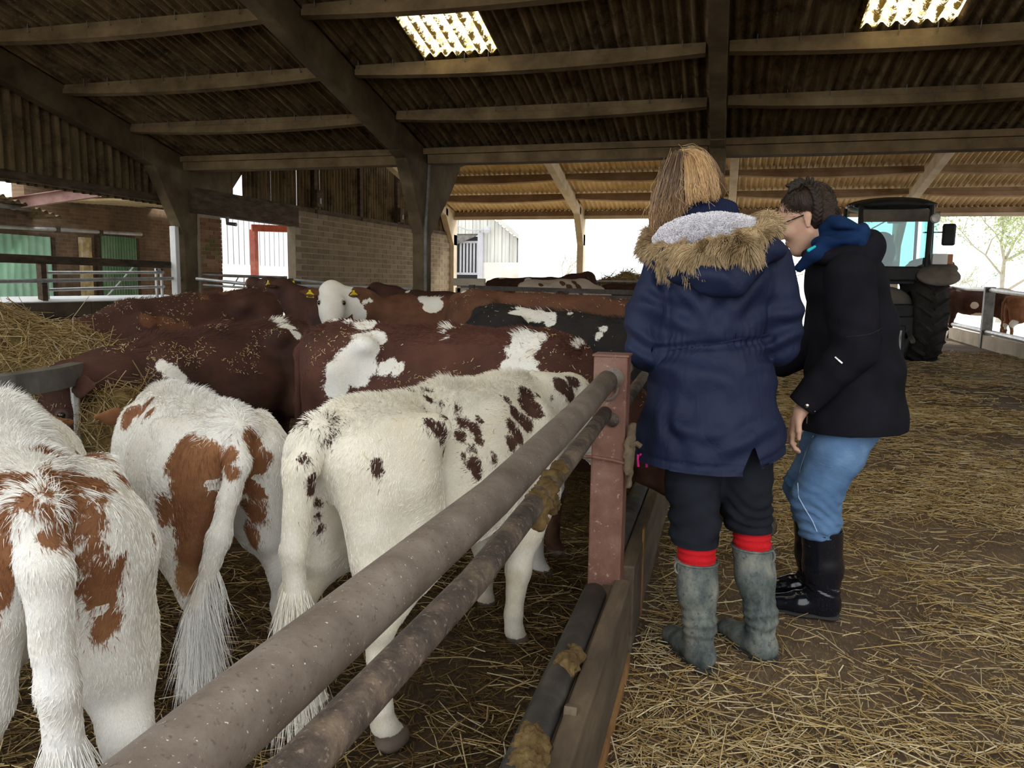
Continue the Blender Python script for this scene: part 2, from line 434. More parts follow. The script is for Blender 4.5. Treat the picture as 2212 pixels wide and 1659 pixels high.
for r in range(6):
    yc = (PUR[r]+PUR[r+1])/2
    for cx in range(19):
        x = x0s+.5+cx*1.0; key = (round(x-.22), r)
        me = me_sky if (key in SKYX) else me_sh
        o = link('rooflight_sheet' if me is me_sky else 'roof_sheet', me, None, ceil)
        o.location = (x, yc, roof_z(yc)+.05+rnd.uniform(-.006, .006)); o.rotation_euler = (-SA+(-1 if False else 0)+rnd.uniform(-.004, .004), rnd.uniform(-.006, .006), rnd.uniform(-.004, .004))
# the slope behind the ridge, towards the photographer
me_back = corr('roof_sheet_back', 1.8, 4.6, seg=4); me_back.materials.append(M['sheet'])
me_bsky = corr('rooflight_back', 1.06, 4.4, seg=4); me_bsky.materials.append(M['rooflight'])
for cx in range(4):
    o = link('rooflight_sheet', me_bsky, None, ceil); o.location = (-7.5+cx*4.6, RIDGE-2.3, roof_z(RIDGE)-SLOPE*2.3+.09); o.rotation_euler = (SA, 0, 0)
for cx in range(8):
    o = link('roof_sheet', me_back, None, ceil); yy = RIDGE-2.3
    o.location = (-7.5+(cx//2)*4.6+(-1.4 if cx % 2 else 1.4), yy, roof_z(RIDGE)-SLOPE*2.3+.05); o.rotation_euler = (SA, 0, 0)
# purlins: fish-bellied precast beams between the frames
def purlin_mesh(L, d0=.13, d1=.20, w=.13):
    xs = np.linspace(-L/2, L/2, 9); mb = MB(); V = []
    for x in xs:
        dep = d0+(d1-d0)*(1-(2*x/L)**2)
        V += [(x, -w*.30, 0), (x, w*.55, 0), (x, w*.55, -dep*.42), (x, w*.42, -dep), (x, -w*.42, -dep), (x, -w*.46, -dep*.45), (x, -w*.30, -dep*.40)]
    k = 7; F = []
    for i in range(8): F += [(i*k+j, i*k+(j+1) % k, (i+1)*k+(j+1) % k, (i+1)*k+j) for j in range(k)]
    F += [tuple(range(k)), tuple(8*k+j for j in range(k))]
    return mb.add(V, F).mesh('purlin')
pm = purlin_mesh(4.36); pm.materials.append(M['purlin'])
for Y in PUR[1:]:
    for i in range(4):
        o = link('purlin', pm, None, ceil); o.location = ((FX[i]+FX[i+1])/2, Y, roof_z(Y)+.015+rnd.uniform(-.01, .01)); o.rotation_euler = (-SA*.6, rnd.uniform(-.004, .004), 0)
# valley beams along the eaves
pe = purlin_mesh(4.36, .25, .26, .30); pe.materials.append(M['purlin'])
for i in range(4):
    o = link('eaves_beam', pe, None, ceil); o.location = ((FX[i]+FX[i+1])/2, 12.0, 3.47)
    o2 = MB().bar((FX[i]+.1, 11.82, 3.40), (FX[i+1]-.1, 11.82, 3.40), .05, .09).obj('eaves_lip', M['purlin'], o); o2.matrix_parent_inverse = Matrix.Translation(o.location).inverted()
# sheet hooks hanging over the purlins
hk = MB(); hk.tube([(0, -.075, .05), (0, -.078, -.02), (0, -.07, -.045), (0, -.05, -.04)], .006, 5)
hm = hk.mesh('hook'); hm.materials.append(M['galv_dark'])
for Y in PUR[1:4]:
    for x in np.arange(-9.0, 4.2, .44):
        o = link('sheet_hook', hm, None, ceil); o.location = (x+rnd.uniform(-.08, .08), Y, roof_z(Y)+.01)

# ================================================================== portal frames
FRW = .20
def frame_mesh_parts(X, parent, mat):
    a = (X-FRW/2, 0, 0); b = (X+FRW/2, 0, 0)
    def pr(name, poly):
        w_ = FRW*{'column': 1.0, 'haunch': 1.03, 'rafter': .97}[name]; return MB().prism([(X-w_/2, y, z) for y, z in poly], (0, 0, 0), (w_, 0, 0)).obj(name, mat, parent, bevel=.012)
    pr('column', [(11.84, 0), (12.16, 0), (12.16, 2.75), (11.84, 2.75)])
    pr('haunch', [(11.84, 2.1), (12.0, 2.1), (12.0, 3.44), (10.9, 3.68), (10.9, 3.27), (11.15, 3.2)])
    pr('haunch', [(12.0, 2.1), (12.16, 2.1), (13.15, 2.92), (13.6, 3.38), (13.6, 3.62), (12.0, 3.44)])
    pr('rafter', [(11.3, 3.18), (RIDGE, 3.18+(11.3-RIDGE)*.243), (RIDGE, roof_z(RIDGE)+.0), (11.3, roof_z(11.3)+.0)])
    pr('rafter', [(12.7, 3.18), (18.1, 4.55), (18.1, 4.88), (12.7, 3.58)])
    pr('rafter', [(RIDGE, 3.18+(11.3-RIDGE)*.243), (-.5, 4.0), (-.5, 4.35), (RIDGE, roof_z(RIDGE))])
lab = ['leftmost concrete portal frame beside the left gable wall', 'concrete portal frame with Y-shaped head in the middle of the barn',
       'concrete portal frame whose column stands behind the blonde girl', 'concrete portal frame just beyond the right edge', 'outermost concrete portal frame on the right']
for i, X in enumerate(FX[:4]):
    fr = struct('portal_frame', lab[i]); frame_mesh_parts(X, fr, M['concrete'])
pipe = MB().tube([(-4.72, 11.80, 1.0), (-4.72, 11.80, 2.2), (-4.70, 11.9, 3.2)], .03, 8).obj('drain_pipe', M['galv_dark'], category='pipe', label='dark downpipe strapped to the middle column')

# ================================================================== second span beyond the valley
YE = 24.2; EZ = 3.52; R2 = 18.1; R2Z = EZ+(YE-R2)*SLOPE
ceil2 = struct('ceiling_far', 'corrugated roof of the second span, coloured pale for bounced light, open to the yard')
me2 = corr('roof_sheet_far', 4.6, 1.55/math.cos(SA)+.1, .146, .03, 4); me2.materials.append(M['bounce_sheet'])
n2 = 4
for r in range(4):
    yc = YE+.25-(r+.5)*1.55
    for i in range(5):
        o = link('roof_sheet', me2, None, ceil2); o.location = (-6.5+i*4.55, yc, EZ+.12+(YE-yc)*SLOPE+.012*(r % 2)); o.rotation_euler = (-SA, 0, rnd.uniform(-.003, .003))
me3 = corr('roof_sheet_rise', 4.6, 6.4/math.cos(SA), .146, .03, 4); me3.materials.append(M['bounce_sheet'])
for i in range(5):
    o = link('roof_sheet', me3, None, ceil2); o.location = (-7.2+i*4.55, 15.0, 3.6+3.0*SLOPE); o.rotation_euler = (SA, 0, 0)
FX2 = [-8.72, -4.44, .06, 4.6, 9.1]
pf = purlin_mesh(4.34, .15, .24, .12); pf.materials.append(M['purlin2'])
for r in range(1, 4):
    Y = YE-.05-r*1.5
    for i in range(4):
        o = link('purlin', pf, None, ceil2); o.location = ((FX2[i]+FX2[i+1])/2, Y, EZ+.07+(YE-Y)*SLOPE); o.rotation_euler = (-SA, 0, 0)
for i in range(4):
    MB().box(((FX2[i]+FX2[i+1])/2, YE, EZ-.02), (FX2[i+1]-FX2[i]-.1, .16, .24)).obj('eaves_beam', M['purlin2'] if i else M['purlin2'], ceil2, bevel=.01)
    MB().box(((FX2[i]+FX2[i+1])/2, YE-.13, EZ-.11), (FX2[i+1]-FX2[i]-.1, .07, .10)).obj('eaves_board', M['concrete2'], ceil2)
labs2 = ['pale corner frame of the far span beside the brick wall', 'pale concrete frame of the far span with chipped column', 'pale concrete frame of the far span behind the blonde girl', 'pale sloping concrete rafter frame above the tractor']
for i, X in enumerate(FX2[:4]):
    fr = struct('far_frame', labs2[i]); w = .2
    def pr(name, poly): return MB().prism([(X-w/2, y, z) for y, z in poly], (0, 0, 0), (w, 0, 0)).obj(name, M['concrete2'], fr, bevel=.01)
    pr('column', [(YE-.16, 0), (YE+.16, 0), (YE+.16, 2.9), (YE-.16, 2.9)])
    pr('haunch', [(YE-.16, 2.55), (YE+.16, 2.55), (YE+.16, EZ+.1), (YE-.9, EZ+.25), (YE-.9, EZ-.05)])
    pr('rafter', [(YE-.7, EZ-.1), (R2, R2Z-.42), (R2, R2Z-.04), (YE-.7, EZ+.13)])

# ================================================================== gable wall of the second span: blockwork below, cladding above
WA = np.array([-9.36, 12.2]); WB = np.array([-8.82, 24.1]); WD = (WB-WA)/np.linalg.norm(WB-WA); WN = np.array([WD[1], -WD[0]]); WANG = math.atan2(WD[1], WD[0])
wall = struct('wall_back', 'painted blockwork wall under corrugated cladding at the back left')
DW0, DW1 = .60, 3.05; WL = np.linalg.norm(WB-WA); BTOP = 2.86
def wpt(s_, z, off=0.0):
    q = WA+WD*s_+WN*off; return (q[0], q[1], z)
Rw = np.array([[WD[0], -WD[1], 0], [WD[1], WD[0], 0], [0, 0, 1]])
def wbox(mb, s0, s1, z0, z1, thick, off=0.0):
    c = wpt((s0+s1)/2, (z0+z1)/2, off); return mb.box(c, (s1-s0, thick, z1-z0), Rw)
wbox(MB(), DW1, WL, 0, BTOP, .20, -.03).obj('wall_core', M['mortar'], wall)
wbox(MB(), 0, DW0, 0, 2.5, .2, -.03).obj('wall_core', M['mortar'], wall)
t = NT('painted_block'); oi = t.n('ShaderNodeObjectInfo'); p = t.pos()
a = t.noise(p, 3, 5, .7)
c = t.ramp(oi.outputs['Random'], [(0, (.19, .145, .095)), (.5, (.22, .17, .112)), (1, (.25, .195, .132))])
c = t.mix(t.ramp(a, [(.45, (0, 0, 0)), (.7, (.7, .7, .7))]), c, (.12, .085, .055))
t.bump(t.noise(p, 30, 5, .7), .4, .01); M['block'] = t.fin(c, .9, 0, .15)
t = NT('red_brick'); oi = t.n('ShaderNodeObjectInfo'); p = t.pos()
c = t.ramp(oi.outputs['Random'], [(0, (.16, .075, .045)), (.6, (.25, .12, .075)), (1, (.32, .19, .12))])
c = t.mix(t.ramp(t.noise(p, 3, 5, .7), [(.5, (0, 0, 0)), (.62, (.8, .8, .8))]), c, (.10, .12, .025))
t.bump(t.noise(p, 30, 5, .7), .4, .01); M['brick'] = t.fin(c, .9, 0, .15)
bl, bh = .452, .131
bmesh_ = MB().box((0, 0, 0), (bl-.022, .04, bh-.02)).mesh('block'); bmesh_.materials.append(M['block'])
nb = 0
z = BTOP-bh/2; row = 0
while z > 1.05 and nb < 292:
    s_ = DW1+bl/2-(bl/2 if row % 2 else 0)
    while s_ < WL-.1 and nb < 292:
        if s_-bl/2 >= DW1-.02:
            o = link('block', bmesh_, None, wall); o.location = wpt(s_, z, .057+rnd.uniform(-.003, .003)); o.rotation_euler = (0, rnd.uniform(-.006, .006), WANG); nb += 1
        else:
            pass
        s_ += bl
    z -= bh; row += 1
# red brick pier by the doorway
bb = MB().box((0, 0, 0), (.215, .05, .065)).mesh('brick'); bb.materials.append(M['brick'])
bh2 = MB().box((0, 0, 0), (.1025, .05, .065)).mesh('half_brick'); bh2.materials.append(M['brick'])
for r in range(20):
    s_ = .035
    for me_, w_ in (((bb, .225), (bb, .225), (bh2, .1125)) if r % 2 else ((bh2, .1125), (bb, .225), (bb, .225))):
        o = link('brick', me_, None, wall); o.location = wpt(s_+w_/2, .98+r*.075, .07+rnd.uniform(-.006, .006)); o.rotation_euler = (0, rnd.uniform(-.01, .01), WANG); s_ += w_
# timber lintel over the doorway
wbox(MB(), -.2, DW1+.1, 2.50, 2.88, .22).obj('lintel', M['soil_wood'], wall, bevel=.01)
# cladding above
me_c = corr('cladding_sheet', 1.0, 2.4, .13, .026, 6); me_c.materials.append(M['clad'])
Rc = Matrix(((WD[0], 0, WN[0]), (WD[1], 0, WN[1]), (0, 1, 0))).to_4x4()
for i, s_ in enumerate([-.1, .64]+[1.86+.94*k for k in range(11)]):
    o = link('cladding_sheet', me_c, None, wall)
    q = wpt(s_, BTOP+1.1+(0 if i != 0 else .0), -.02); Rt = Rc.copy(); Rt.translation = q; o.matrix_world = Rt
for s_ in (3.92, 6.02, 8.12, 10.25):
    wbox(MB(), s_-.07, s_+.07, BTOP-.1, BTOP+2.0, .10, .02).obj('cladding_post', M['soil_wood'], wall, bevel=.008)
for s_ in (3.80, 8.0):
    b_ = wbox(MB(), s_-.13, s_+.13, BTOP+.12, BTOP+.50, .10, .20)  .obj('junction_box', M['soil_wood'], bevel=.01, category='box',
        label='dark box with a small lamp on the cladding, '+('nearer the doorway' if s_ < 5 else 'nearer the middle column'))
    wbox(MB(), s_-.03, s_+.03, BTOP+.2, BTOP+.32, .02, .255).obj('label_plate', M['white_board'], b_)
wbox(MB(), 0, WL, BTOP-.02, BTOP+.1, .16, -.01).obj('wall_plate', M['soil_wood'], wall, bevel=.01)

# ================================================================== left gable and low wall
wl = struct('wall_left', 'dark corrugated gable cladding over a low concrete wall on the left')
me_l = corr('gable_sheet', 1.02, 2.9, .17, .036, 6); me_l.materials.append(M['clad'])
for i in range(9):
    o = link('gable_sheet', me_l, None, wl); yy = 3.6+i*.98
    Rt = Matrix(((0, 0, 1), (1, 0, 0), (0, 1, 0))).to_4x4(); Rt.translation = (-9.62+.012*(i % 2), yy, 2.60+1.45); o.matrix_world = Rt
MB().box((-9.56, 7.9, 2.70), (.09, 8.2, .13)).obj('cladding_rail', M['soil_wood'], wl, bevel=.01)
for i in range(8):
    y0 = -4.15+i*2.0; MB().box((-9.6, y0+1.0, .36), (.18, 1.99, .72)).obj('wall_panel', M['blockwall'], wl, bevel=.012)
    MB().box((-9.6, y0+1.0, .85), (.22, 1.99, .24)).obj('wall_panel', M['blockwall'], wl, bevel=.012)

# unseen right-hand wall, added to keep light off the right of the roof
wr = struct('wall_right_blocker', 'unseen corrugated wall added beyond the right edge to block light')
me_r = corr('side_sheet', 4.0, 3.6, .17, .036, 5); me_r.materials.append(M['clad'])
for i in range(4):
    o = link('side_sheet', me_r, None, wr); Rt = Matrix(((0, 0, 1), (1, 0, 0), (0, 1, 0))).to_4x4(); Rt.translation = (9.2, -2.0+i*3.95, 1.8+.4); o.matrix_world = Rt
MB().box((9.15, 4.0, 2.2), (.1, 16, .14)).obj('side_rail', M['soil_wood'], wr)
# ================================================================== outside on the left: brick shed with green doors
M['outer_brick'] = None
t = NT('shed_brickwork'); p = t.pos(); sw = t.n('ShaderNodeSeparateXYZ'); t.link(p, sw.inputs[0])
cb = t.n('ShaderNodeCombineXYZ'); t.link(sw.outputs[1], cb.inputs[0]); t.link(sw.outputs[2], cb.inputs[1])
br = t.n('ShaderNodeTexBrick'); t.link(cb.outputs[0], br.inputs['Vector']); br.inputs['Scale'].default_value = 1.0
br.inputs['Brick Width'].default_value = .225; br.inputs['Row Height'].default_value = .075; br.inputs['Mortar Size'].default_value = .006
br.inputs['Color1'].default_value = (.17, .105, .065, 1); br.inputs['Color2'].default_value = (.24, .16, .10, 1); br.inputs['Mortar'].default_value = (.26, .2, .14, 1)
c = t.mix(t.ramp(t.noise(p, 1.4, 6, .7), [(.42, (0, 0, 0)), (.65, (.85, .85, .85))]), br.outputs[0], (.10, .075, .05))
t.bump(br.outputs['Fac'], -.4, .01); M['outer_brick'] = t.fin(c, .9, 0, .15)
def green(name, cols): return pmat(name, cols, 1.2, .6, .15, 30, .004, spec=.3)
M['green1'] = green('green_painted_tin', [(.22, .45, .29), (.33, .58, .41), (.50, .70, .57)])
M['green2'] = green('dull_green_tin', [(.07, .15, .07), (.13, .24, .12), (.24, .34, .20)])
M['ochre'] = pmat('flaking_ochre', [(.22, .15, .06), (.45, .33, .15), (.66, .58, .42)], 5, .9, .3, 40)
OX = -13.0
sh = struct('wall_outside', 'brick shed wall with green tin doors seen through the left opening')
MB().box((OX-.15, 9.0, 1.33), (.3, 6.0, 2.66)).obj('brickwork', M['outer_brick'], sh); MB().box((OX-.15, 14.6, 1.6), (.3, 5.2, 3.2)).obj('brickwork', M['outer_brick'], sh)
me_d = corr('door_panel', 1.0, 1.9, .075, .022, 6)
def xplane(o, y, z, x, sy=1, sz=1):
    Rt = Matrix(((0, 0, 1), (1, 0, 0), (0, 1, 0))).to_4x4(); Rt.translation = (x, y, z); o.matrix_world = Rt@Matrix.Diagonal((sy, sz, 1, 1))
def dpair(nm, me, mt, y0, y1, z0, z1, lbl):
    r = struct(nm, lbl)
    m2 = me.copy(); m2.materials.append(mt); o = link('door_panel', m2, None, r); xplane(o, (y0+y1)/2, (z0+z1)/2, OX+.08, (y1-y0)/1.0, (z1-z0)/1.9)
    f = MB(); f.box((OX+.05, y0-.04, (z0+z1)/2), (.08, .08, z1-z0)); f.box((OX+.05, y1+.04, (z0+z1)/2), (.08, .08, z1-z0)); f.obj('door_frame', M['soil_wood'], r)
    return r
dpair('door_1', me_d, M['green1'], 10.2, 12.48, .25, 2.10, 'bright green corrugated tin door at the far left')
dpair('door_2', me_d, M['green2'], 13.72, 14.78, .25, 2.22, 'dull green corrugated tin door on the shed')
MB().tube([(OX+.16, 9.0, 2.16), (OX+.16, 12.5, 2.25), (OX+.16, 14.85, 2.31)], .04, 10).obj('door_track', M['galv'], category='pipe', label='grey sliding door track over the green doors')
for yy in (12.55, 13.65): MB().box((OX+.17, yy, 2.26), (.06, .1, .12)).obj('track_bracket', M['soil_wood'], bpy.data.objects['door_track'])
MB().box((OX+.06, 13.33, 1.2), (.1, .26, 1.9)).obj('shed_post', M['ochre'], category='post', bevel=.01, label='flaking ochre post between the two green doors')
# the shed's broken eaves and a red steel beam
ev = thing('shed_eaves', 'mossy broken eaves sheet of the shed at the upper left', 'roof')
me_e = corr('eaves_sheet', 3.2, 1.2, .15, .03, 5); me_e.materials.append(M['sheet'])
o = link('eaves_sheet', me_e, None, ev); o.location = (OX+.1, 10.6, 2.80); o.rotation_euler = (0, .22, math.pi/2)
o = link('eaves_sheet', me_e, None, ev); o.location = (OX+.2, 13.9, 3.22); o.rotation_euler = (0, .12, math.pi/2)
MB().tube([(OX+.55, 8, 2.55), (OX+.55, 11.6, 2.57)], .05, 10).obj('gutter', M['galv_dark'], ev)
MB().box((OX+.35, 13.9, 3.02), (.1, 3.0, .22)).obj('eaves_timber', M['soil_wood'], ev)
bq = Xp(25, 440, -12.6); bq2 = Xp(215, 412, -11.2)
rb = MB(); dv = (bq2-bq)/np.linalg.norm(bq2-bq); rb.bar(bq, bq2, .012, .20); rb.bar(bq+[0, 0, .1], bq2+[0, 0, .1], .14, .015); rb.bar(bq-[0, 0, .1], bq2-[0, 0, .1], .14, .015)
M['faded_red'] = pmat('faded_red_steel', [(.22, .12, .10), (.32, .19, .165), (.40, .27, .24)], 4, .65, .1)
rb.obj('steel_beam', M['faded_red'], category='beam', label='faded red steel beam sticking out above the left opening')
# rails over the low wall
MB().box((-9.52, 8.0, 1.565), (.10, 7.5, .12)).obj('rail_timber', M['soil_wood'], category='rail', bevel=.008, label='thick brown timber rail along the left opening')
MB().tube([(-9.45, 4.5, 1.20), (-9.45, 8.3, 1.25), (-9.45, 11.9, 1.335)], .03, 10).obj('rail_pipe', M['galv'], category='rail', label='long steel pipe rail under the timber rail on the left')
gt = thing('metal_hurdle', 'small galvanised hurdle standing on the low left wall', 'gate', (-9.6, 9.1, .97))
def pc(mb, name, mat, root, **k):
    o = mb.obj(name, mat, root, **k); o.matrix_parent_inverse = Matrix.Translation(root.location).inverted(); return o
for z in (1.38, 1.13): pc(MB().tube([(-9.6, 9.1, z), (-9.6, 11.6, z+.05)], .024, 8), 'hurdle_rail', M['galv'], gt)
for y in (9.15, 11.42, 11.55): pc(MB().bar((-9.6, y, .97), (-9.6, y, 1.49), .035, .035, (0, 1, 0)), 'upright', M['galv'], gt)
pc(MB().bar((-9.6, 11.4, 1.48), (-9.6, 11.57, 1.48), .035, .035), 'hurdle_cap', M['galv'], gt)
MB().tube([(-10.1, 9.9, 0), (-9.75, 10.35, .95), (-9.66, 10.95, 1.5)], .015, 6).obj('leaning_stick', M['galv'], category='stick', label='thin pale stick leaning behind the hurdle')
MB().bar((-9.55, 9.02, .96), (-9.55, 9.02, 1.62), .09, .09, (0, 1, 0)).obj('rail_post', M['soil_wood'], category='post', label='short brown post holding the left timber rail')
# low wall top cap: lit edge put into its pale colour and slope
t = M['pale_concrete']
M['lit_pale'] = pmat('pale_coping', [(.62, .62, .60), (.76, .76, .75)], 4, .8, .1)
MB().box((-9.42, 11.70, 1.12), (.12, .10, 2.24)).obj('lit_edge_post', M['lit_pale'], category='post', bevel=.01, label='white post added for the daylit edge of the leftmost column')  # added post, its white stands in for the daylit strip on the column
cp = thing('wall_coping', 'coping sloped and coloured pale for the lit top of the low left wall', 'coping')
for i in range(8):
    y0 = -4.15+i*2.0; MB().prism([(-9.74, y0+.01, .97), (-9.47, y0+.01, .95), (-9.47, y0+.01, .965), (-9.74, y0+.01, 1.035)], (0, 0, 0), (0, 1.98, 0)).obj('coping_slab', M['lit_pale'], cp)

# ================================================================== through the back doorway
dw = thing('lean_to_frame', 'red steel post and beam of the lean-to outside the doorway', 'frame')
rp = Xp(548, 500, -12.6); MB().box((rp[0], rp[1], 1.35), (.16, .16, 2.7)).obj('post', M['red_steel'], dw)
MB().bar((rp[0], rp[1]-.1, 2.74), (rp[0]+2.4, rp[1]+2.2, 2.78), .16, .18).obj('beam', M['red_steel'], dw)
me_lt = corr('lean_to_sheet', 7.4, 3.3, .15, .03, 5); me_lt.materials.append(M['bounce_sheet'])
o = link('lean_to_sheet', me_lt, None, dw); o.location = (-11.25, 16.4, 3.02); o.rotation_euler = (0, -.05, math.pi/2)
ws = thing('boarded_shed', 'pale boarded shed with concrete base seen through the doorway', 'shed')
MB().box((-18.15, 27.5, .95), (.3, 12, 1.9)).obj('shed_base', M['pale_concrete'], ws)
MB().box((-18.12, 27.5, 3.2), (.1, 12, 2.6)).obj('shed_backing', M['galv_dark'], ws)
bdm = MB().box((0, 0, 0), (.03, .30, 2.6)).mesh('board'); bdm.materials.append(M['white_board'])
for i in range(34):
    o = link('board', bdm, None, ws); o.location = (-18.03, 22.0+i*.345, 3.2)
gdw = thing('yard_gate', 'tubular steel gate across the back doorway with zigzag bracing', 'gate', (-9.1, 12.05, 0))
gz = lambda u, dz: (-9.12+u*1.62, 12.05+u*.10, 1.40-u*.03+dz)
pc(MB().tube([gz(0, 0), gz(1, 0)], .026, 8), 'gate_rail', M['galv_dark'], gdw)
pc(MB().tube([gz(0, -.18), gz(1, -.22)], .02, 8), 'gate_rail', M['galv'], gdw)
pc(MB().tube([gz(0, -.5), gz(1, -.52)], .02, 8), 'gate_rail', M['galv'], gdw)
for a_, b_ in ((.44, .36), (.50, .50), (.56, .66)): pc(MB().tube([gz(a_, 0), gz(b_, -.2)], .012, 6), 'brace', M['galv'], gdw)
pc(MB().tube([gz(1, .03), gz(1, -1.3)], .03, 8), 'gate_stile', M['galv_dark'], gdw)
MB().box((-7.36, 12.2, .68), (.17, .17, 1.36)).obj('gate_post', M['soil_wood'], category='post', bevel=.015, label='dark timber gate post in front of the brick wall')
brl = thing('back_rail', 'steel pipe rail running from the gate post to the middle column', 'rail', (-9.1, 11.95, 0))
pc(MB().tube([(-9.15, 11.9, 1.33), (-8.0, 11.9, 1.24), (-5.0, 11.95, 1.22)], .03, 8), 'rail', M['galv'], brl)
pc(MB().tube([(-7.3, 12.1, 1.34), (-6.4, 12.0, 1.27), (-6.0, 11.95, 1.1)], .025, 8), 'rail', M['galv'], brl)
pc(MB().tube([(-9.15, 11.9, 1.0), (-5.0, 11.95, .95)], .025, 8), 'rail', M['galv'], brl)
for x in (-7.2, -6.1): pc(MB().tube([(x, 11.93, 0), (x, 11.93, 1.24)], .03, 8), 'rail_post', M['galv_dark'], brl)
lm = thing('security_lamp', 'small black lamp hanging at the top of the doorway', 'lamp', wpt(DW0+.1, 2.38, .15))
MB().tube([(0, 0, .12), (0, 0, 0), (.18, .02, -.02)], .035, 8).obj('lamp_body', M['galv_dark'], lm)

# ================================================================== far side of the yard
bn = thing('timber_barn', 'weathered grey timber barn with a slatted doorway across the yard', 'barn')
TY = 30.0
def tp(x, y, Y=TY): return Yp(x, y, Y)
M['grey_board'] = pmat('weathered_board', [(.40, .40, .37), (.52, .52, .49), (.62, .63, .56)], 1.5, .9, .2, 20, stretch=(1, 1, .2))
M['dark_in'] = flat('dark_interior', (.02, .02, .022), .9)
xl = tp(905, 470)[0]; xr = tp(1117, 512)[0]; zr = tp(1117, 512)[2]; xm = tp(1062, 466)[0]; zm = tp(1062, 466)[2]; xd0 = tp(982, 500)[0]; xd1 = tp(1034, 500)[0]
zb = tp(1080, 567)[2]; sl = (zm-zr)/(xr-xm)
x = xl; i = 0
def ztop(x): return zr+(xr-x)*sl
gb = MB()
while x < xr-.05:
    w = .155; z0 = zb if not (xd0-.05 < x+.07 < xd1) else tp(1000, 505)[2]
    MB().box((x+w/2, TY+.02*(i % 2), (z0+ztop(x+w))/2), (w-.012, .03, ztop(x+w)-z0)).obj('board', M['grey_board'], bn); x += w; i += 1
MB().prism([(xd1+.3, TY+.06, zb), (xr, TY+.06, zb), (xr, TY+.06, zr-.1), (xm, TY+.06, zm-.1), (xl, TY+.06, ztop(xl)-.1), (xl, TY+.06, ztop(xd0)-3.0), (xd1+.3, TY+.06, 3.4)], (0, 0, 0), (0, .05, 0)).obj('barn_backing', M['galv_dark'], bn)
MB().prism([(xr+.15, TY-.3, zr-.1), (xl, TY-.3, ztop(xl)+.1), (xl, TY-.3, ztop(xl)+.25), (xr+.15, TY-.3, zr+.08)], (0, 0, 0), (0, .7, 0)).obj('barn_roof', M['grey_board'], bn)
MB().box(((xd1+xr)/2+.1, TY+.05, zb/2), (xr-xd1, .2, zb)).obj('plinth', M['pale_concrete'], bn)
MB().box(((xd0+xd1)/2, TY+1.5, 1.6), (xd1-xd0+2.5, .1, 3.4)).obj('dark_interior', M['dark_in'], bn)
for xx in (xd0-.15, xd1+.12): MB().box((xx, TY-.05, 1.7), (.22, .2, 3.3)).obj('door_post', M['white_board'], bn)
sm = MB().box((0, 0, 0), (.07, .04, 1.25)).mesh('slat'); sm.materials.append(M['white_board'])
for k in range(6): o = link('slat', sm, None, bn); o.location = (xd0+.16+k*(xd1-xd0-.3)/5, TY+.3, 2.35)
for zz in (1.72, 3.0): MB().box(((xd0+xd1)/2, TY+.28, zz), (xd1-xd0, .05, .09)).obj('slat_rail', M['white_board'], bn)
cbl = [tp(968, 490, 29.8), tp(985, 486, 29.8), tp(1010, 497, 29.8), tp(1050, 496, 29.8)]
cab = thing('yard_light', 'white lamp on a looping cable fixed to the timber barn', 'lamp')
MB().tube(cbl, .03, 6).obj('cable', M['white_board'], cab)
q = tp(1053, 497, 29.7); MB().lathe([(0, -.16), (.11, -.12), (.15, 0), (.11, .12), (0, .16)], q, None, 10).obj('lamp_globe', M['white_board'], cab)
# trough boards by the far corner
TRO = thing('feed_trough', 'pale timber trough beside the brick wall corner', 'trough')
for (x0_, x1_, y0_, y1_, nm, lb) in ((980, 1048, 601, 618, 'trough_board', 'pale timber board beside the brick wall corner'), (985, 1042, 621, 640, 'trough_side', ''), (988, 996, 618, 772, 'trough_leg', ''), (1032, 1040, 618, 772, 'trough_leg', '')):
    a_ = Yp(x0_, y0_, 13.2); b_ = Yp(x1_, y1_, 13.2)
    MB().box(((a_[0]+b_[0])/2, 13.2, (a_[2]+b_[2])/2), (b_[0]-a_[0], .08, a_[2]-b_[2])).obj(nm, M['concrete2'], TRO, bevel=.01)

# trees: branching trunk with twigs and loose leaves
def tree(name, label, base, hgt, spread, nleaf, lc, seed, trunk=.16):
    rg = np.random.default_rng(seed); r = thing(name, label, 'tree', tuple(base), 'trees beyond the yard'); mb = MB(); tips = []
    def br_(p, d, L, rr, lev):
        q = p+d*L; m = (p+q)/2+rg.normal(0, .06*L, 3); mb.tube([p, m, q], [rr, rr*.8, rr*.6], 5, False); tips.append((q, lev)); tips.append((m, lev))
        if lev < 4:
            for _ in range(3 if lev else 5):
                nd = d+rg.normal(0, .55, 3)*np.array([spread, spread, .6]); nd /= np.linalg.norm(nd); br_(q if rg.random() > .3 else m, nd, L*rg.uniform(.6, .85), rr*.55, lev+1)
    br_(np.zeros(3), np.array([0, 0, 1.]), hgt*.35, trunk, 0)
    mb.obj('trunk', M['bark'], r)
    tp_ = np.array([q for q, l in tips if l >= 2]); c0 = tp_[rg.integers(0, len(tp_), nleaf)]+rg.normal(0, .12*hgt/4, (nleaf, 3))
    a_ = rg.normal(0, 1, (nleaf, 3)); b_ = rg.normal(0, 1, (nleaf, 3)); s_ = .03+.03*rg.random((nleaf, 1)); s_ *= hgt/5
    a_ /= np.linalg.norm(a_, axis=1, keepdims=True); b_ /= np.linalg.norm(b_, axis=1, keepdims=True)
    V = np.stack([c0-a_*s_, c0+b_*s_*.6, c0+a_*s_, c0-b_*s_*.6], 1).reshape(-1, 3); F = np.arange(len(V)).reshape(-1, 4)
    link('leaves', npmesh('leaves', V, F, False), lc, r, kind='stuff')
M['bark'] = pmat('bark', [(.28, .25, .2), (.4, .37, .3)], 6, .9, .3)
M['leaf_g'] = pmat('pale_leaf', [(.30, .36, .16), (.42, .48, .26)], 3, .8, 0)
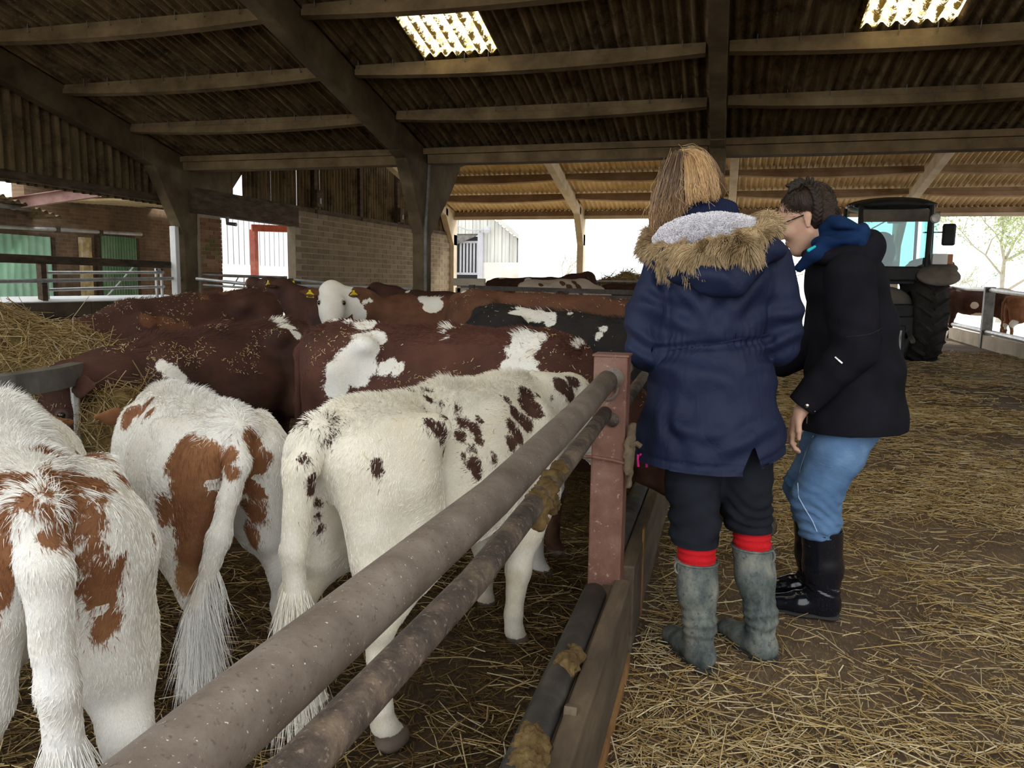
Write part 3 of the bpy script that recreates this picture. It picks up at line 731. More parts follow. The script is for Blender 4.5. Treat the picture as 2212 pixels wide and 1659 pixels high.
M['leaf_d'] = pmat('hedge_leaf', [(.10, .17, .09), (.18, .26, .14)], 3, .8, 0)
M['leaf_p'] = pmat('bare_twig_leaf', [(.40, .36, .28), (.52, .48, .40)], 3, .8, 0)
for i, (x, y, Y, h, sp, nl, m_, lb) in enumerate([
        (1215, 600, 48, 4.2, 1.0, 700, 'leaf_p', 'small bare sapling left of the far post'), (1330, 600, 50, 3.0, 1.2, 400, 'leaf_p', 'thin leafless shrub behind the far hay'),
        (1170, 598, 52, 2.6, 1.4, 350, 'leaf_p', 'faint low bush beyond the standing cows'),
        (2165, 612, 38, 7.5, .9, 9000, 'leaf_g', 'ivy-clad tree at the right edge beyond the rails'), (2060, 615, 46, 3.2, .8, 1500, 'leaf_g', 'slender leafy sapling right of the tractor'),
        (2110, 608, 60, 3.4, 1.8, 3500, 'leaf_d', 'dark green hedge bush between the sapling and the ivy-clad tree'), (2250, 612, 46, 8.0, 1.0, 3500, 'leaf_p', 'tall bare tree just cut by the right edge'),
        (1845, 610, 44, 5.0, 1.2, 3000, 'leaf_d', 'leafy tree seen through the tractor cab'), (1690, 606, 50, 4.4, 1.3, 900, 'leaf_p', 'bare bush between the two girls')]):
    q = Yp(x, y, Y); tree('tree' if h > 3.5 else 'shrub', lb, (q[0], Y, 0), h, sp, nl, M[m_], 40+i, .05*h*.34)

# ================================================================== far feed barrier with slanted bars
M['barrier'] = pmat('dark_barrier_steel', [(.03, .024, .02), (.06, .048, .04), (.10, .082, .068)], 6, .55, .15, 60, .002, .2, .3)
fb = thing('slant_bar_barrier', 'dark steel feed barrier with slanted bars at the back of the pen', 'barrier', (-3.8, 11.45, 0))
pc(MB().bar((-3.75, 11.45, 1.255), (-.45, 11.45, 1.215), .05, .07), 'rail', M['barrier'], fb)
pc(MB().bar((-3.95, 11.42, 1.165), (-.45, 11.42, 1.145), .05, .05), 'rail', M['barrier'], fb)
pc(MB().bar((-3.9, 11.45, .5), (-.45, 11.45, .5), .05, .06), 'rail', M['barrier'], fb)
for i in range(9):
    x = -3.55+i*.36; pc(MB().tube([(x, 11.45, 1.15), (x-.27, 11.45, .5)], .03, 8), 'slant_bar', M['barrier'], fb)
for x in (-3.8, -.5): pc(MB().bar((x, 11.45, 0), (x, 11.45, 1.3), .08, .08, (0, 1, 0)), 'post', M['barrier'], fb)

# ================================================================== rails and kerb on the right
k0 = G(2044, 728); k1 = G(2212, 776); kd = (k1-k0)/np.linalg.norm(k1-k0); kn = np.array([-kd[1], kd[0], 0])
kb = thing('kerb_rail', 'pale concrete kerb with pipe rails on the right beyond the tractor', 'fence', tuple(k0))
ka, kz = k0-kd*2.0, k1+kd*3
def onk(x, y):   # point above the kerb line
    d = ray(x, y); A = np.array([[d[0], -kd[0]], [d[1], -kd[1]]]); s_ = np.linalg.solve(A, (k0-CAM)[:2]); return CAM+d*s_[0]
zt = (onk(2045, 706)[2]+onk(2212, 742)[2])/2
pc(MB().bar(ka+[0, 0, zt/2], kz+[0, 0, zt/2], .16, zt), 'kerb', M['concrete2'], kb)
pc(MB().tube([onk(2030, 613), onk(2090, 624), onk(2128, 625), onk(2212, 636), onk(2260, 642)], .05, 8), 'rail', M['galv'], kb)
pc(MB().tube([onk(2030, 694), onk(2212, 735), onk(2260, 748)], .06, 8), 'rail', M['galv'], kb)
pq = onk(2128, 735); pc(MB().bar((pq[0], pq[1], 0), (pq[0], pq[1], onk(2128, 620)[2]), .22, .12, (0, 1, 0)), 'post', M['galv_dark'], kb)

# ================================================================== tractor seen from behind
TX, TYY = 2.95, 16.0
TR = thing('tractor', 'dark tractor with glazed cab parked in the alley, seen from behind', 'tractor', (TX, TYY, 0))
M['tyre'] = pmat('tyre_rubber', [(.012, .012, .012), (.03, .028, .025), (.055, .048, .04)], 5, .85, .3, 40)
M['cabblack'] = pmat('cab_black', [(.012, .014, .014), (.03, .032, .03)], 4, .5, .05)
M['dusty'] = pmat('dusty_panel', [(.10, .085, .07), (.16, .14, .115), (.21, .185, .15)], 3, .8, .1)
M['lamp'] = flat('lamp_glass', (.75, .74, .7), .15, 0, .6)
M['amber'] = flat('amber_lens', (.45, .16, .05), .3)
M['cream'] = flat('cream_tank', (.55, .5, .42), .6)
t = NT('cab_glass'); t.b.inputs['Transmission Weight'].default_value = 0
gl = t.n('ShaderNodeBsdfTransparent'); gl.inputs[0].default_value = (.62, .80, .78, 1); gs = t.n('ShaderNodeBsdfGlossy'); gs.inputs['Roughness'].default_value = .03
mx = t.n('ShaderNodeMixShader'); mx.inputs[0].default_value = .06; t.link(gl.outputs[0], mx.inputs[1]); t.link(gs.outputs[0], mx.inputs[2]); t.link(mx.outputs[0], t.out.inputs[0]); M['glass'] = t.m
RX = np.array([[0, 0, 1], [0, 1, 0], [-1, 0, 0.]])
def tyre(cx, cy, rad, wid, lugs):
    prof = [(rad*.52, -wid*.42), (rad*.60, -wid*.5), (rad*.82, -wid*.52), (rad*.95, -wid*.47), (rad*.97, -wid*.3), (rad*.98, 0), (rad*.97, wid*.3), (rad*.95, wid*.47), (rad*.82, wid*.52), (rad*.60, wid*.5), (rad*.52, wid*.42)]
    ty = MB().lathe(prof, (cx, cy, rad), RX, 40).obj('tyre', M['tyre'], TR, smooth=True)
    lg = MB()
    for k in range(lugs):
        for s_ in (-1, 1):
            A = 2*math.pi*(k+(.5 if s_ > 0 else 0))/lugs; pts = []
            for j in range(4):
                f = j/3; a2 = A+f*.24; xx = s_*wid*(.02+.47*f); rr = rad*(1.0-.03*f*f)
                pts.append((cx+xx, cy+rr*math.sin(a2), rad+rr*math.cos(a2)))
            lg.tube(pts, [.035, .035, .035, .03], 4)
    lg.obj('tread_lugs', M['tyre'], ty)
    MB().lathe([(0.02, .0), (rad*.3, .02), (rad*.45, .1), (rad*.54, .16)], (cx, cy, rad), RX, 24).obj('wheel_rim', M['dusty'], TR, smooth=True)
tyre(.62, 0, .86, .54, 20); tyre(-.68, 0, .86, .54, 20); tyre(.8, 2.6, .62, .45, 16); tyre(-.8, 2.6, .62, .45, 16)
for s_ in (.70, -.76):
    f = SDF(.05); 
    for a in np.linspace(-.75, 1.2, 8): f.ell((s_, .95*math.sin(a), .9+.93*math.cos(a)), (.36, .24, .10), rotm((1, 0, 0), -a), .06)
    P_, Q_ = f.mesh(.03); link('mudguard', npmesh('mudguard', P_, Q_), M['dusty'], TR)
bd = SDF(.04).ell((0, 1.0, .95), (.32, 1.3, .35)).ell((0, -.1, .9), (.45, .45, .4)).ell((-.1, -.35, 1.05), (.48, .22, .34)); P_, Q_ = bd.mesh(.04); link('transmission_body', npmesh('transmission_body', P_, Q_), M['dusty'], TR)
MB().box((0, -.62, .70), (.95, .12, .3)).obj('hitch_crossbar', M['cabblack'], TR, bevel=.02)
for s_ in (-.33, .28): MB().tube([(s_, -.3, .72), (s_*1.1, -.95, .42)], .045, 8).obj('lift_arm', M['galv_dark'], TR)
MB().box((.13, -.6, .38), (.2, .2, .62)).obj('pickup_hitch', M['cabblack'], TR, bevel=.02); MB().tube([(.13, -.71, .14), (.13, -.71, .6)], .04, 8).obj('hitch_pin', M['galv'], TR)
MB().box((-.05, -.55, .95), (.9, .1, .25)).obj('rear_casing', M['cabblack'], TR, bevel=.03)
MB().tube([(-.45, -.62, 1.75), (-.28, -.66, 1.75), (-.28, -.66, 1.55), (-.34, -.68, 1.2), (-.36, -.66, .75)], .022, 6).obj('hydraulic_hose', M['cabblack'], TR)
MB().tube([(-.40, -.66, 1.62), (-.40, -.66, 1.4)], .03, 8).obj('coupling', M['galv'], TR)
# cab
cabz0, cabz1 = 1.55, 2.78
def pil(a, b, w=.08): MB().tube([a, tuple((np.array(a)+b)/2+np.array([0, 0, 0])), b], w/2, 8).obj('cab_pillar', M['cabblack'], TR)
pil((-.60, -.55, 1.7), np.array((-.62, -.42, 2.85)), .10); pil((.52, -.55, 1.7), np.array((.55, -.42, 2.85)), .10)
pil((.74, .2, 1.6), np.array((.70, .2, 2.85)), .09); pil((-.82, .2, 1.6), np.array((-.80, .2, 2.85)), .07); pil((.66, 1.1, 1.6), np.array((.62, 1.0, 2.85)), .06); pil((-.70, 1.1, 1.6), np.array((-.68, 1.0, 2.85)), .06)
rf = SDF(.05).ell((-.04, .25, 2.90), (.76, .85, .14), None).ell((-.04, -.3, 2.86), (.72, .3, .10)); P_, Q_ = rf.mesh(.03); link('cab_roof', npmesh('cab_roof', P_, Q_), M['cabblack'], TR)
MB().box((-.04, -.46, 2.66), (1.1, .04, .22)).obj('roof_blind', M['dusty'], TR, bevel=.01)
MB().box((-.04, -.53, 1.62), (1.25, .08, .26)).obj('cab_sill', M['cabblack'], TR, bevel=.03)
MB().box((-.04, .3, 1.50), (1.5, 1.5, .12)).obj('cab_floor', M['cabblack'], TR)
MB().box((-.04, -.47, 2.2), (1.05, .008, .95)).obj('rear_window', M['glass'], TR)
MB().box((.72, .35, 2.2), (.008, 1.3, 1.1)).obj('side_window', M['glass'], TR); MB().box((-.80, .35, 2.2), (.008, 1.3, 1.1)).obj('side_window', M['glass'], TR)
MB().box((-.04, 1.08, 2.2), (1.3, .008, 1.1)).obj('windscreen', M['glass'], TR)
st = SDF(.05).ell((-.18, .05, 1.75), (.28, .28, .12)).ell((-.18, -.1, 2.02), (.26, .10, .30)).ell((-.18, -.12, 2.26), (.19, .09, .14)); P_, Q_ = st.mesh(.025); link('driver_seat', npmesh('driver_seat', P_, Q_), M['cabblack'], TR)
MB().tube([(-.55, -.4, 2.35), (-.1, -.3, 2.62)], .012, 5).obj('wiper_arm', M['cabblack'], TR); MB().box((.0, -.3, 2.6), (.28, .1, .13)).obj('interior_mirror', M['cabblack'], TR, bevel=.02)
def lampo(x, y, z, r): MB().lathe([(0, -.02), (r*.8, -.015), (r, .02), (r, .06)], (x, y, z), rotm((1, 0, 0), -math.pi/2), 16).obj('work_lamp', M['lamp'], TR)
lampo(.60, -.56, 2.60, .085); lampo(-.42, -.62, 1.92, .085)
MB().box((.70, -.6, 1.88), (.24, .12, .19)).obj('tail_lamp', M['lamp'], TR, bevel=.01); MB().box((.86, -.58, 1.88), (.10, .12, .18)).obj('indicator_lens', M['amber'], TR, bevel=.01)
MB().tube([(.72, .9, 2.45), (1.0, .85, 2.45), (1.12, .8, 2.45)], .015, 6).obj('mirror_arm', M['cabblack'], TR); MB().box((1.16, .8, 2.40), (.24, .08, .42)).obj('wing_mirror', M['cabblack'], TR, bevel=.04)
MB().box((-.75, -.3, 1.1), (.16, .3, .9)).obj('fuel_tank', M['cream'], TR, bevel=.02)
bn_ = SDF(.05).ell((0, 2.2, 1.25), (.36, 1.2, .42)); P_, Q_ = bn_.mesh(.05); link('bonnet', npmesh('bonnet', P_, Q_), M['cabblack'], TR)

# ================================================================== near feed barrier
M['pipe1'] = None
t = NT('weathered_rail_paint'); p = t.pos()
c = t.ramp(t.noise(p, 9, 6, .7), [(.3, (.075, .055, .043)), (.5, (.125, .098, .080)), (.7, (.18, .15, .127))])
c = t.mix(t.ramp(t.noise(p, 160, 3, .6), [(.60, (0, 0, 0)), (.68, (.8, .8, .8))]), c, (.07, .05, .042))
c = t.mix(t.ramp(t.noise(p, 240, 2, .5), [(.70, (0, 0, 0)), (.74, (.7, .7, .7))]), c, (.62, .58, .5))
t.bump(t.noise(p, 150, 4, .7), .25, .004); M['pipe1'] = t.fin(c, .62, 0, .35)
t = NT('rusty_rail'); p = t.pos()
c = t.ramp(t.noise(p, 14, 6, .75), [(.36, (.032, .026, .023)), (.5, (.075, .056, .046)), (.72, (.21, .155, .11))])
c = t.mix(t.ramp(t.noise(p, 120, 3, .6), [(.6, (0, 0, 0)), (.7, (.7, .7, .7))]), c, (.30, .24, .19))
t.bump(t.noise(p, 110, 4, .7), .5, .005); M['pipe2'] = t.fin(c, .7, 0, .3)
t = NT('red_oxide_post'); p = t.pos()
c = t.ramp(t.noise(p, 6, 6, .7), [(.3, (.085, .036, .024)), (.5, (.145, .066, .046)), (.72, (.21, .125, .093))])
c = t.mix(t.ramp(t.noise(p, 60, 4, .65), [(.62, (0, 0, 0)), (.72, (.7, .7, .7))]), c, (.36, .28, .21))
t.bump(t.noise(p, 70, 4, .7), .3, .004); M['post'] = t.fin(c, .65, 0, .35)
t = NT('mucky_sleeper'); p = t.pos()
c = t.ramp(t.noise(t.mapv(p, (1, .25, 1)), 9, 6, .7), [(.3, (.042, .029, .020)), (.5, (.088, .063, .042)), (.72, (.16, .12, .078))])
t.bump(t.noise(t.mapv(p, (1, .15, 1)), 40, 5, .7), .5, .006); M['sleeper'] = t.fin(c, .75, 0, .3)
t = NT('orange_rust_edge'); M['rust'] = pmat('orange_rust', [(.13, .06, .022), (.23, .115, .04), (.32, .18, .075)], 8, .9, .4, 50)
M['dung'] = pmat('dried_dung', [(.055, .033, .012), (.115, .072, .026), (.19, .125, .05)], 20, .95, .8, 80, .01)
M['pipe3'] = pmat('blackened_pipe', [(.016, .015, .014), (.035, .032, .029), (.075, .064, .05)], 10, .55, .4, 70, .005, spec=.4)
BX = -.36
FB = thing('feed_barrier', 'rusty pipe feed barrier with red oxide post beside the girls', 'barrier', (BX, 2.6, 0))
def fp(mb, name, mat, **k): return pc(mb, name, mat, FB, **k)
fp(MB().tube([(BX, -.8, .975), (BX, .5, .975), (BX, 1.2, .962), (BX, 2.0, .985), (BX, 2.56, 1.012)], .034, 28), 'top_rail', M['pipe1'], smooth=True)
r2 = fp(MB().tube([(BX, -.8, .88), (BX, .58, .872), (BX, 1.1, .855), (BX, 2.08, .888), (BX-.005, 2.52, .90)], .0235, 24), 'second_rail', M['pipe2'], smooth=True)
fp(MB().tube([(BX+.02, 2.5, 1.02), (BX+.01, 3.6, 1.05), (BX, 6.6, 1.06), (BX, 7.6, 1.06)], .034, 20), 'top_rail', M['pipe1'], smooth=True)
fp(MB().tube([(BX+.02, 2.5, .88), (BX+.01, 3.6, .90), (BX, 7.6, .90)], .024, 16), 'second_rail', M['pipe2'], smooth=True)
lr = fp(MB().tube([(BX-.005, .2, .315), (BX-.005, 1.5, .315), (BX-.005, 2.40, .315)], .040, 20), 'lower_rail', M['pipe3'], smooth=True)
fp(MB().tube([(BX, 2.62, .315), (BX, 7.6, .32)], .040, 14), 'lower_rail', M['pipe3'], smooth=True)
po = fp(MB().box((-.352, 2.56, .545), (.112, .10, 1.09)), 'post', M['post'], bevel=.006)
fp(MB().box((-.352, 2.56, 1.092), (.120, .108, .006)), 'post_cap', M['post'])
fp(MB().box((-.35, 5.4, .55), (.1, .1, 1.12)), 'post', M['post'], bevel=.006); fp(MB().box((-.35, 7.6, .55), (.1, .1, 1.12)), 'post', M['post'], bevel=.006)
fp(MB().tube([(BX+.034*math.cos(a), 2.507, .99+.045*math.sin(a)) for a in np.linspace(0, 2*math.pi, 13)], .006, 6), 'weld_bead', M['pipe1'])
fp(MB().box((-.288, 1.35, .165), (.055, 2.35, .33)), 'kick_board', M['sleeper'], bevel=.006)
fp(MB().box((-.290, 4.9, .165), (.055, 4.5, .33)), 'kick_board', M['sleeper'], bevel=.006)
fp(MB().box((-.262, 1.35, .035), (.016, 2.35, .07)), 'rust_strip', M['rust'])
fp(MB().box((-.335, 1.75, .30), (.035, 1.6, .018)), 'angle_flange', M['sleeper'])
fp(MB().prism([(-.315, 1.70, .33), (-.315, 1.52, .10), (-.315, 1.50, .10), (-.315, 1.66, .345)], (0, 0, 0), (.03, 0, 0)), 'angle_bracket', M['sleeper'])
fp(MB().box((-.262, 2.95, .2), (.008, .03, .36)), 'board_strap', M['rust'])
# wire tie and wooden toggle on the post
fp(MB().tube([(-.44, 2.46, .76), (-.40, 2.498, .752), (-.33, 2.498, .745), (-.285, 2.505, .735), (-.28, 2.56, .73)], .0055, 8), 'wire_tie', M['post'])
wd_ = SDF(.01).cone((-.275, 2.52, .86), .012, (-.278, 2.52, .66), .010).ell((-.285, 2.505, .76), (.016, .016, .07)); P_, Q_ = wd_.mesh(.006); P_ = P_+.004*fbm(P_, 60)[:, None]
M['toggle'] = pmat('weathered_toggle', [(.09, .065, .04), (.17, .125, .08)], 20, .9, .5, 90)
pc_ = link('wooden_toggle', npmesh('wooden_toggle', P_, Q_), M['toggle'], FB); pc_.matrix_parent_inverse = Matrix.Translation(FB.location).inverted()
fp(MB().tube([(-.275, 2.50, .80), (-.255, 2.49, .81), (-.240, 2.49, .80)], .009, 6), 'toggle_pin', M['toggle'])
# dried dung on the pipes
def dung(name, pts, base, k):
    s_ = SDF(.012)
    for (y, z, r, dx) in pts: s_.ell((base+dx, y, z), (r*.9, r*1.3, r))
    P_, Q_ = s_.mesh(.005); P_ = P_+(vnormals(P_, Q_)*(.009*fbm(P_, 60, 3)+.004*fbm(P_, 240, 2))[:, None]); o = link(name, npmesh(name, P_, Q_), M['dung'], FB); o.matrix_parent_inverse = Matrix.Translation(FB.location).inverted()
dung('dried_dung', [(1.52, .868, .028, .004), (1.58, .880, .026, .01), (1.66, .878, .027, .0), (1.60, .85, .026, .012), (1.50, .84, .02, .01), (1.72, .892, .02, .008)], BX, 0)
dung('dried_dung', [(1.42, .33, .040, .008), (1.50, .335, .042, .004), (1.36, .325, .036, .016), (1.44, .31, .036, .028)], BX, 1)
dung('dried_dung', [(1.86, .335, .036, .010), (1.92, .33, .032, .014)], BX, 2)

# ================================================================== ring feeder with hay
FC = np.array([-3.78, 2.45]); FR = 1.02
RF = thing('ring_feeder', 'grey steel ring feeder full of hay at the left edge', 'feeder', (FC[0], FC[1], 0))
ring = MB(); n = 56; V = []; 
for i in range(n):
    A = 2*math.pi*i/n; ca, sa = math.cos(A), math.sin(A)
    V += [(FR*ca, FR*sa, .83), (FR*ca, FR*sa, .925), ((FR-.05)*ca, (FR-.05)*sa, .930), ((FR-.06)*ca, (FR-.06)*sa, .83)]
F = [(i*4+j, i*4+(j+1) % 4, ((i+1) % n)*4+(j+1) % 4, ((i+1) % n)*4+j) for i in range(n) for j in range(4)]
ring.add(V, F).obj('top_ring', M['galv_dark'], RF)
MB().tube([((FR-.03)*math.cos(A), (FR-.03)*math.sin(A), .38) for A in np.linspace(0, 2*math.pi, 41)], .03, 8, False).obj('middle_ring', M['galv_dark'], RF)
for i in range(18):
    A = 2*math.pi*i/18+.06; MB().tube([((FR-.03)*math.cos(A), (FR-.03)*math.sin(A), 0), ((FR-.03)*math.cos(A), (FR-.03)*math.sin(A), .84)], .026, 8).obj('bar', M['galv'], RF)
# straw and hay strands as triangular prisms
def straw_mesh(name, C0, dirs, L, R_, cols, bend=None, segs=1):
    n = len(C0); k = segs+1; T = np.linspace(-.5, .5, k)
    d = dirs/np.linalg.norm(dirs, axis=1, keepdims=True); a = np.cross(d, np.array([.3, .2, 1.])); a /= np.linalg.norm(a, axis=1, keepdims=True); b = np.cross(d, a)
    pts = C0[:, None]+d[:, None]*(T[None, :, None]*L[:, None, None])
    if bend is not None: pts = pts+bend[:, None]*((T*T)[None, :, None]*4*L[:, None, None])
    V = []
    for j in range(3):
        A = 2*math.pi*j/3; V.append(pts+(math.cos(A)*a+math.sin(A)*b)[:, None]*R_[:, None, None])
    V = np.stack(V, 2).reshape(n, k*3, 3); F = []
    for s_ in range(segs):
        for j in range(3): F.append([s_*3+j, s_*3+(j+1) % 3, (s_+1)*3+(j+1) % 3, (s_+1)*3+j])
    F = np.array(F)[None]+(np.arange(n)*k*3)[:, None, None]
    me = npmesh(name, V.reshape(-1, 3), F.reshape(-1, 4), False); cattr(me, 'tint', np.repeat(cols, k*3, 0)); return me
t = NT('straw'); M['straw'] = t.fin(t.attr('tint').outputs['Color'], .6, 0, .3)
STRAW = np.array([(.56, .42, .205), (.68, .55, .33), (.78, .70, .52), (.44, .30, .12), (.30, .20, .095)])
def straw_cols(n, dark=1.0, w=(.3, .28, .12, .2, .1), mul=(1.05, .98, .84)):
    c_ = STRAW[RNG.choice(5, n, p=w)]*RNG.uniform(.75, 1.1, (n, 1)); return c_*dark*np.array(mul)
core = SDF(.1).ell((-3.85, 2.52, .42), (.86, .86, .42)).ell((-3.95, 2.95, .78), (.80, .55, .40)).ell((-3.35, 3.10, .70), (.45, .34, .34)).ell((-2.95, 3.12, .5), (.30, .28, .34)); P_, Q_ = core.mesh(.05); P_ = P_+(vnormals(P_, Q_)*(.05*fbm(P_, 4, 3))[:, None])
M['haycore'] = pmat('hay_mass', [(.10, .065, .025), (.20, .14, .05), (.30, .21, .085)], 14, .95, .8, 60, .02)
hy = thing('hay_heap', 'heap of golden hay spilling over the ring feeder', 'hay')
link('hay_core', npmesh('hay_core', P_, Q_), M['haycore'], hy)
N_ = vnormals(P_, Q_); X_, c_, W_ = sample(P_, Q_, 15000); nn = (N_[c_]*W_[..., None]).sum(1); ok = (X_[:, 2] > .35)
X_, nn = X_[ok], nn[ok]; n = len(X_); out = X_-np.array([-3.6, 2.4, .6]); tang = np.cross(nn, RNG.normal(0, 1, (n, 3)))
dd = tang/np.linalg.norm(tang, axis=1, keepdims=True)+.25*nn+np.array([.55, -.05, -.35])*RNG.random((n, 1))
L_ = RNG.uniform(.08, .34, n); bd_ = RNG.normal(0, .12, (n, 3))+np.array([0, 0, -.1])
link('hay_strands', straw_mesh('hay_strands', X_+nn*RNG.uniform(0, .05, (n, 1)), dd, L_, RNG.uniform(.0012, .0028, n), straw_cols(n, .56, (.34, .2, .06, .28, .12)), bd_, 3), M['straw'], hy, kind='stuff')

# ================================================================== loose straw on the floor
def scatter(name, label, n, x0, x1, y0, y1, dark, Lr, dens, w, pw=1.7, z0=.012, rr=(.0011, .0026), mul=(1.05, .98, .84)):
    y = y0+(y1-y0)*RNG.random(n*3)**pw; x = RNG.uniform(x0, x1, n*3); P3 = np.stack([x, y, 0*x], 1)
    keep = dens(x, y, fbm(P3, .9, 3)) > RNG.random(n*3); x, y = x[keep][:n], y[keep][:n]; m = len(x); th = RNG.vonmises(.15, .4, m)
    d_ = np.stack([np.cos(th), np.sin(th), RNG.normal(0, .07, m)], 1); L__ = RNG.gamma(2.2, Lr/2.2, m)+.02
    z = .012*fbm(np.stack([x, y, 0*x], 1), 1.3, 3)+z0+RNG.random(m)*.014
    me = straw_mesh(name, np.stack([x, y, z], 1), d_, L__, RNG.uniform(*rr, m), straw_cols(m, dark, w, mul), RNG.normal(0, .05, (m, 3))*np.array([1, 1, .3]), 2)
    return link(name, me, M['straw'], kind='stuff', label=label, category='straw')
def alley(x, y, f): 
    worn = np.exp(-((x-.12-.05*(y-2.5))**2/.12+(y-2.75)**2/.5))      # bare patch trodden under the girls' boots
    worn2 = np.exp(-((x-.75)**2/.10+(y-3.1)**2/.25))
    return np.clip(.62+.55*f, .10, 1)*(1-.72*worn)*(1-.5*worn2)
scatter('alley_straw', 'pale yellow straw scattered over the alley floor', 30000, -.24, 4.2, 1.55, 9.5, .86, .085, alley, (.28, .32, .2, .14, .06))
scatter('alley_straw', 'finer straw litter farther along the alley by the tractor', 14000, -.2, 7.0, 8.0, 19, .8, .12, lambda x, y, f: np.clip(.6+.5*f, .1, 1), (.3, .3, .12, .2, .08), 1.2, .012, (.003, .006))
scatter('bedding_straw', 'dark trodden straw bedding on the pen floor', 46000, -4.2, -.42, .5, 6.5, .27, .045, lambda x, y, f: np.clip(.7+.4*f, .2, 1), (.22, .10, .03, .35, .30), 1.5, mul=(1.0, .82, .52))
scatter('bedding_straw', 'bright loose straw lying on the pen bedding near the barrier', 2200, -2.2, -.42, .6, 4.0, .62, .075, lambda x, y, f: np.clip(.6+.6*f, .1, 1), (.4, .3, .1, .15, .05), 1.3, .02)
scatter('alley_straw', 'chaff and broken straw bits on the near alley floor', 26000, -.24, 3.6, 1.5, 6.0, .72, .028, alley, (.3, .25, .1, .2, .15), 1.5, .008, (.0008, .0018))

M['haycore2'] = pmat('far_hay_mass', [(.20, .14, .05), (.34, .25, .10), (.46, .36, .17)], 8, .95, .8, 40, .03)
# ---- far hay rack
hr = thing('hay_rack', 'steel hay rack heaped with hay in the far pen', 'feeder', (-2.0, 17.0, 0))
ra_, rb_ = Yp(1268, 607, 17.0), Yp(1368, 610, 17.0)
for z in (ra_[2], .95, .5): pc(MB().tube([(ra_[0], 17.0, z), (rb_[0]+.4, 17.0, z)], .025, 8), 'rail', M['galv'], hr)
for k in range(6): x = ra_[0]+(rb_[0]+.4-ra_[0])*k/5; pc(MB().tube([(x, 17.0, 0), (x, 17.0, ra_[2])], .02, 8), 'upright', M['barrier'], hr)
hq = Yp(1325, 600, 17.6); hs_ = SDF(.1).ell((hq[0], 17.7, .75), (.75, .6, .75)).ell((hq[0]+.35, 17.8, .95), (.6, .5, .65)); P_, Q_ = hs_.mesh(.07); P_ = P_+(vnormals(P_, Q_)*(.06*fbm(P_, 4, 3))[:, None])
hf = thing('hay_pile', 'golden hay piled in the far hay rack', 'hay'); link('hay_core', npmesh('hay_core', P_, Q_), M['haycore2'], hf)
N_ = vnormals(P_, Q_); X_, c_, W_ = sample(P_, Q_, 2500); nn = (N_[c_]*W_[..., None]).sum(1)
link('hay_strands', straw_mesh('hay_strands', X_+nn*.02, np.cross(nn, RNG.normal(0, 1, X_.shape))+.3*nn, RNG.uniform(.15, .45, len(X_)), RNG.uniform(.003, .006, len(X_)), straw_cols(len(X_), .8), RNG.normal(0, .12, X_.shape), 2), M['straw'], hf, kind='stuff')

# ================================================================== cattle
def cow_coat(name, c_base, c_base2, c_patch, c_patch2, dirt=.5, pinkish=True):
    t = NT(name); oc = t.objc(); at = t.attr('patch').outputs['Fac']; ex = t.attr('extra').outputs['Fac']
    e = t.math('ADD', at, t.math('MULTIPLY', t.math('SUBTRACT', t.noise(t.mapv(oc, (14, 22, 9)), 3, 4, .7), .5), .035))
    e = t.math('ADD', e, t.math('MULTIPLY', t.math('SUBTRACT', t.noise(t.mapv(oc, (30, 30, 12)), 6, 3, .6), .5), .03))
    mk = t.ramp(t.math('ADD', t.math('MULTIPLY', e, 40.0), .5), [(.35, (0, 0, 0)), (.65, (1, 1, 1))])
    v = t.noise(oc, 5, 5, .6)
    cb = t.ramp(v, [(.3, c_base2), (.65, c_base)]); cp = t.ramp(v, [(.3, c_patch2), (.65, c_patch)])
    c = t.mix(mk, cb, cp)
    fine = t.noise(t.mapv(oc, (60, 60, 22)), 6, 3, .7); c = t.mix(t.ramp(fine, [(.3, (.35, .35, .35)), (.6, (0, 0, 0))]), c, t.mix(.5, c, (.05, .03, .02)))
    sz = t.n('ShaderNodeSeparateXYZ'); t.link(oc, sz.inputs[0])
    stain = t.math('MULTIPLY', t.ramp(t.noise(oc, 7, 5, .7), [(.45, (0, 0, 0)), (.7, (1, 1, 1))]), t.ramp(sz.outputs[2], [(.30, (1, 1, 1)), (.85, (.12, .12, .12))]))
    c = t.mix(t.math('MULTIPLY', stain, dirt), c, (.46, .33, .16))
    c = t.mix(t.ramp(ex, [(.1, (0, 0, 0)), (.5, (1, 1, 1))]), c, (.17, .13, .10))     # hooves, muzzle skin
    t.bump(t.noise(t.mapv(oc, (70, 70, 18)), 5, 4, .7), .5, .006)
    return t.fin(c, .75, 0, .2)
M['fur'] = mat_strand('fur_strand', .7, .2)
M['eye'] = flat('cow_eye', (.012, .008, .006), .1, 0, .6)
M['tag'] = flat('yellow_tag', (.85, .66, .03), .4)
M['tagmark'] = flat('tag_print', (.05, .04, .02), .6)
WHITE = ((.80, .78, .74), (.70, .66, .58)); CREAM = ((.81, .77, .68), (.74, .66, .51)); DRED = ((.072, .029, .020), (.030, .013, .010)); RED = ((.135, .058, .032), (.07, .029, .017)); GING = ((.28, .122, .052), (.14, .055, .025)); BLK = ((.018, .016, .016), (.008, .008, .009))
